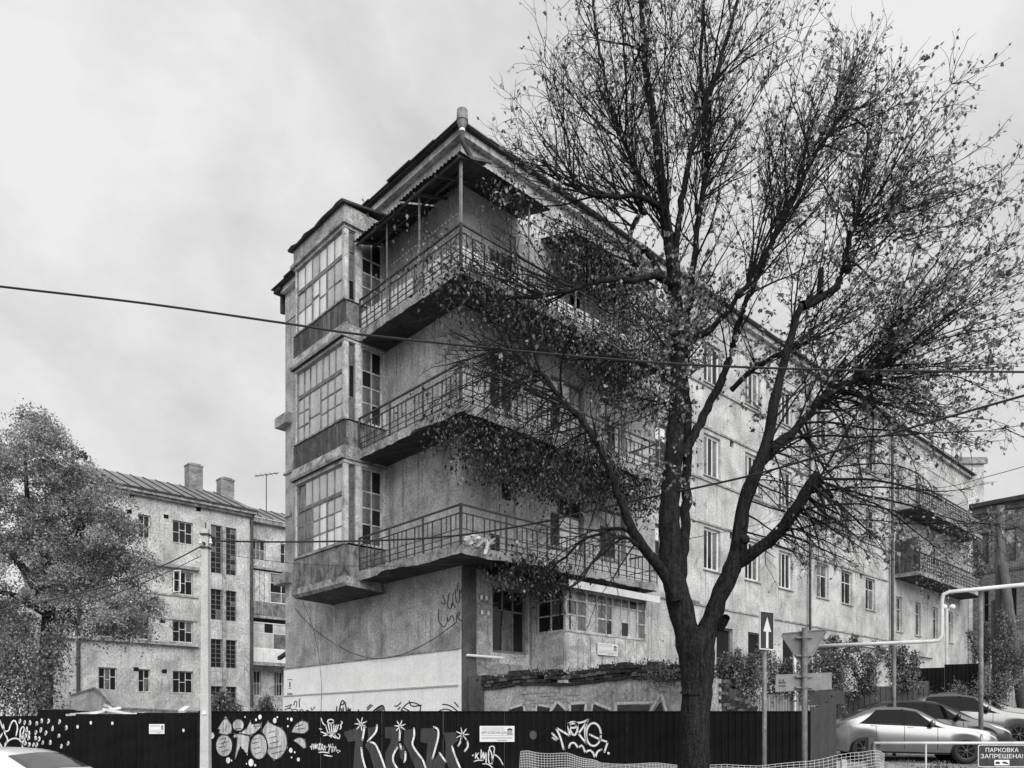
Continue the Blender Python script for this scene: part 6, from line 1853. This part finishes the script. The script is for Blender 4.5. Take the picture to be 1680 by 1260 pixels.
def car(label, loc, heading, pitch, paint, prof, kind='sedan', name='parked_car', group='cars parked on the sloping yard'):
    """s runs from the front bumper (0) to the tail; the car's own x axis points forward"""
    L, Hh, ws, wheel_r = prof['L'], prof['H'], prof['axles'], prof['wr']
    root = thing(name, label, 'car', loc, heading, group)
    root.rotation_euler = (0, pitch, heading)
    top, belt, wid = prof['top'], prof['belt'], prof['wid']
    zb = prof.get('zb', 0.2)
    def ring(s):
        zt = float(spline(top, s))
        zbelt = min(float(spline(belt, s)), zt - 0.035)
        w = float(spline(wid, s))
        bot = zb + 0.10 * max(0, 1 - s / 0.5) + 0.12 * max(0, 1 - (L - s) / 0.5)
        arch = bot
        for a in ws:
            r_ = wheel_r + 0.055
            if abs(s - a) < r_:
                arch = max(arch, wheel_r + math.sqrt(r_ * r_ - (s - a) ** 2) - 0.0)
        hg = zt - zbelt
        wr = w - 0.055 - max(0, hg - 0.1) * 0.42
        zl = min(arch, zbelt - 0.12)
        mid = zl + (zbelt - zl) * 0.5
        return [(0, bot), (w * 0.88, max(bot, min(zl, bot + .0))), (w * 0.985, zl + 0.005), (w, zl + 0.05), (w * 1.005, mid), (w * 0.99, zbelt - 0.05), (w * 0.965, zbelt),
                (w * 0.965 + (wr - w * 0.965) * 0.5, zbelt + (zt - 0.07 * min(1, hg * 3) - zbelt) * 0.52), (wr, zt - 0.055 * min(1, hg * 3)), (wr * 0.88, zt - 0.018 * min(1, hg * 3)), (wr * 0.5, zt), (0, zt + 0.012)]
    ss = list(np.arange(0, L + 0.001, 0.055))
    for a in ws:
        for k in (-1, 1):
            ss.append(a + k * (wheel_r + 0.0545))
    ss = sorted(set(round(float(x), 4) for x in ss if 0 <= x <= L))
    def pt(s, side, q, off=0.0):
        return (L / 2 - s, side * q[0], q[1])
    rings = [ring(s) for s in ss]
    nr = len(rings[0])
    vs_, fs_ = [], []
    for s, r_ in zip(ss, rings):
        full = [pt(s, -1, q) for q in r_] + [pt(s, 1, q) for q in r_[-2:0:-1]]
        vs_ += full
    m = 2 * nr - 2
    for i in range(len(ss) - 1):
        for k in range(m):
            k2 = (k + 1) % m
            fs_.append((i * m + k, i * m + k2, (i + 1) * m + k2, (i + 1) * m + k))
    fs_.append(tuple(range(m)))
    fs_.append(tuple((len(ss) - 1) * m + k for k in range(m - 1, -1, -1)))
    body = obj('body', MB().add(vs_, fs_), paint, root, smooth=True)
    def surf(s, v, side, off):
        q = ring(s)
        i = min(int(v), nr - 2)
        t = v - i
        y, z = q[i][0] + (q[i + 1][0] - q[i][0]) * t, q[i][1] + (q[i + 1][1] - q[i][1]) * t
        dy, dz = q[i + 1][0] - q[i][0], q[i + 1][1] - q[i][1]
        n_ = math.hypot(dy, dz) + 1e-9
        return Vector((L / 2 - s, side * (y + off * dz / n_), z - off * dy / n_))
    def patch(name_, mat, s0, s1, v0, v1, side, off=0.008, ns=14, nv=4, parent=root, sl0=None, sl1=None):
        """panel lying on the body between stations s0..s1 and ring heights v0..v1"""
        g_ = []
        for j in range(nv + 1):
            v = v0 + (v1 - v0) * j / nv
            a = s0 if sl0 is None else s0 + (sl0 - s0) * j / nv
            b = s1 if sl1 is None else s1 + (sl1 - s1) * j / nv
            g_.append([surf(a + (b - a) * i / ns, v, side, off) for i in range(ns + 1)])
        mb = MB()
        vv = [p for row in g_ for p in row]
        mb.add(vv, [(j * (ns + 1) + i, j * (ns + 1) + i + 1, (j + 1) * (ns + 1) + i + 1, (j + 1) * (ns + 1) + i) for j in range(nv) for i in range(ns)])
        return obj(name_, mb, mat, parent, smooth=True)
    wsb, wst_, rst, rsb = prof['glass']      # windscreen base/top, rear screen top/base
    # windscreen and rear window wrap over the roof rings
    for nm, a, b in (('windscreen', wsb, wst_), ('rear_window', rst, rsb)):
        mb = MB()
        ns, row = 10, []
        for i in range(ns + 1):
            s = a + (b - a) * i / ns
            row.append([surf(s, v, -1, .01) for v in (8.75, 9.0, 9.5, 10.5, 10.999)] + [surf(s, v, 1, .01) for v in (10.5, 9.5, 9.0, 8.75)])
        n = 9
        mb.add([p for r_ in row for p in r_], [(i * n + k, i * n + k + 1, (i + 1) * n + k + 1, (i + 1) * n + k) for i in range(ns) for k in range(n - 1)])
        obj(nm, mb, M['screen_glass'], root, smooth=True)
    g0, gm, g1 = prof['side']
    for side in (-1, 1):
        patch('side_window', M['car_glass'], g0, gm - .045, 6.22, 7.86, side, sl0=g0 + prof.get('rake', .75))
        patch('side_window', M['car_glass'], gm + .045, g1, 6.22, 7.86, side, sl1=g1 - prof.get('rake_r', .45))
        patch('window_trim', M['trim'], g0 - .06, g1 + .03, 6.06, 6.19, side, .007, nv=1)
        patch('pillar', M['trim'], gm - .043, gm + .043, 6.2, 7.9, side, .009, ns=2)
        for s in (gm - .02, g0 + .12, prof['axles'][1] - .30):
            patch('door_seam', M['trim'], s - .006, s + .006, 3.2, 6.0, side, .003, ns=1, nv=6)
        patch('sill_trim', M['trim'], ws[0] + wheel_r + .08, ws[1] - wheel_r - .08, 2.2, 2.95, side, .004, nv=1)
        for s in (gm - .18, gm + .75):
            h_ = patch('door_handle', paint, s - .09, s + .09, 5.35, 5.75, side, .022, ns=3, nv=2)
        patch('headlight', M['lamp'], .06, .48, 5.0, 6.0, side, .008, ns=6, nv=3, sl0=.14, sl1=.66)
        patch('tail_light', M['paint_dim'], L - .34, L - .05, 4.9, 5.9, side, .008, ns=5, nv=3)
        q = surf(g0 + .28, 6.3, side, .02)
        mr = obj('mirror', MB().lathe([(.02, -.1), (.075, -.08), (.085, 0), (.07, .08), (.02, .1)], (0, 0, 0), 10), paint, root, smooth=True, loc=q + Vector((0, side * .12, .06)))
        mr.scale = (.8, 1.1, .75)
        mr.rotation_euler = (R(90), 0, 0)
        obj('mirror_stalk', MB().bar(q, q + Vector((0, side * .1, .05)), .04), M['trim'], root)
        for a in ws:
            w = float(spline(wid, a)) - .11
            wh = obj('wheel', MB().lathe([(wheel_r * .55, -.09), (wheel_r * .93, -.1), (wheel_r, -.07), (wheel_r, .07), (wheel_r * .93, .1), (wheel_r * .68, .1), (wheel_r * .66, .06), (.02, .05)], (0, 0, 0), 28, 'y'), M['rubber'], root, smooth=False, loc=(L / 2 - a, side * w, wheel_r))
            wh.rotation_euler = (0, 0, 0 if side > 0 else math.pi)
            rm = MB().lathe([(wheel_r * .6, .055), (wheel_r * .66, .1), (wheel_r * .7, .105), (wheel_r * .66, .085), (wheel_r * .58, .06)], (0, 0, 0), 28, 'y').lathe([(.015, .06), (.055, .06), (.05, .1), (.015, .105)], (0, 0, 0), 12, 'y')
            for k in range(7):
                a_ = 2 * math.pi * k / 7
                rm.bar((math.cos(a_) * .04, .085, math.sin(a_) * .04), (math.cos(a_) * wheel_r * .66, .09, math.sin(a_) * wheel_r * .66), .045, .02)
            obj('rim', rm, M['rim'], wh)
            # dark wheel housing
            obj('wheel_housing', MB().lathe([(wheel_r + .05, -.02), (wheel_r + .05, .5)] if side < 0 else [(wheel_r + .05, -.5), (wheel_r + .05, .02)], (L / 2 - a, side * (w + .05), wheel_r + .01), 20, 'y'), M['trim'], root)
    # nose: grille, lower intake and number plate across the front ring
    def nose(name_, mat, z0, z1, yw, s, off):
        mb = MB()
        n = 10
        vv = []
        for z in (z0, z1):
            for k in range(n + 1):
                y = -yw + 2 * yw * k / n
                vv.append((L / 2 - s + off - 0.10 * (abs(y) / .8) ** 2.2, y, z))
        mb.add(vv, [(k, k + 1, n + 2 + k, n + 1 + k) for k in range(n)])
        return obj(name_, mb, mat, root)
    zt0 = float(spline(top, .02))
    nose('grille', M['trim'], zt0 - .2, zt0 - .06, .48, 0, .02)
    nose('lower_intake', M['trim'], zb + .14, zb + .26, .6, 0, .02)
    nose('number_plate', M['sign_face'], zb + .27, zb + .37, .26, 0, .03)
    for side in (-1, 1):
        obj('fog_lamp', MB().lathe([(.05, 0), (.045, .02)], (0, 0, 0), 10), M['lamp'], root, loc=(L / 2 - .1, side * .62, zb + .22)).rotation_euler = (0, R(90), 0)
    return root

SEDAN = dict(L=4.4, H=1.46, wr=.31, axles=(.86, 3.42), zb=.2,
             top=[(0, .66), (.05, .76), (.25, .86), (.7, .93), (1.15, .98), (1.35, 1.03), (1.75, 1.27), (2.05, 1.41), (2.5, 1.465), (3.0, 1.45), (3.35, 1.38), (3.75, 1.18), (4.02, 1.04), (4.2, 1.0), (4.34, .95), (4.4, .74)],
             belt=[(0, .63), (.3, .77), (.8, .85), (1.4, .90), (3.0, .95), (3.8, .98), (4.4, .9)],
             wid=[(0, .56), (.08, .70), (.3, .80), (.8, .85), (2.2, .86), (3.5, .85), (4.15, .78), (4.4, .64)],
             glass=(1.32, 2.02, 3.18, 3.78), side=(1.45, 2.42, 3.52), rake=.62, rake_r=.42)
HATCH = dict(L=4.1, H=1.5, wr=.31, axles=(.84, 3.36), zb=.2,
             top=[(0, .6), (.06, .70), (.3, .82), (.7, .91), (1.0, .99), (1.3, 1.15), (1.7, 1.36), (2.0, 1.46), (2.5, 1.50), (3.1, 1.47), (3.6, 1.38), (3.9, 1.16), (4.04, .95), (4.1, .75)],
             belt=[(0, .58), (.3, .72), (.8, .84), (1.4, .90), (3.0, .99), (3.8, 1.02), (4.1, .9)],
             wid=[(0, .56), (.08, .70), (.3, .80), (.8, .86), (2.2, .87), (3.4, .86), (3.9, .8), (4.1, .66)],
             glass=(1.05, 1.9, 3.62, 3.95), side=(1.2, 2.28, 3.5), rake=.66, rake_r=.25)
CROSS = dict(L=4.4, H=1.62, wr=.34, axles=(.88, 3.48), zb=.26,
             top=[(0, .72), (.05, .86), (.25, .95), (.7, 1.0), (1.2, 1.07), (1.42, 1.15), (1.8, 1.42), (2.1, 1.55), (2.6, 1.61), (3.2, 1.59), (3.75, 1.50), (4.15, 1.2), (4.34, 1.02), (4.4, .8)],
             belt=[(0, .70), (.3, .84), (.8, .93), (1.4, .98), (3.0, 1.04), (3.9, 1.08), (4.4, .95)],
             wid=[(0, .62), (.08, .76), (.3, .85), (.8, .90), (2.2, .91), (3.5, .90), (4.15, .84), (4.4, .7)],
             glass=(1.34, 2.08, 3.72, 4.2), side=(1.5, 2.52, 3.75), rake=.6, rake_r=.3)
SALOON = dict(SEDAN, glass=(1.32, 2.02, 3.4, 3.85))
def park(label, paint, prof, px, Y, head, name='parked_car', slope=R(1.2), z=None, group='cars parked on the sloping yard'):
    x = W(px, 1192, Y).x
    return car(label, (x, Y, zg(x, Y) if z is None else z), R(head), slope, paint, prof, name=name, group=group)
sc_ = park('silver saloon nearest the barrier in the yard row', M['car_silver'], SEDAN, 1482, 20.6, -13)
sc_.scale = (0.94, 0.96, 0.96)
park('dark glossy hatchback parked second in the yard row', M['car_dark'], HATCH, 1520, 22.9, -15)
park('grey crossover with a raised bonnet third in the yard row', M['car_grey'], CROSS, 1580, 25.3, -15)
park('dark estate farthest back in the yard row by the black fence', M['car_mid'], CROSS, 1598, 28.2, -14)
park('white saloon at bottom left seen from behind', M['car_white'], SALOON, -52, 12.6, 174, slope=0, z=-0.10, group='cars in the street at left')
park('grey car with a roof aerial cut off by the lower left corner', M['car_grey'], SALOON, -190, 10.2, 158, slope=0, z=-0.18, group='cars in the street at left')
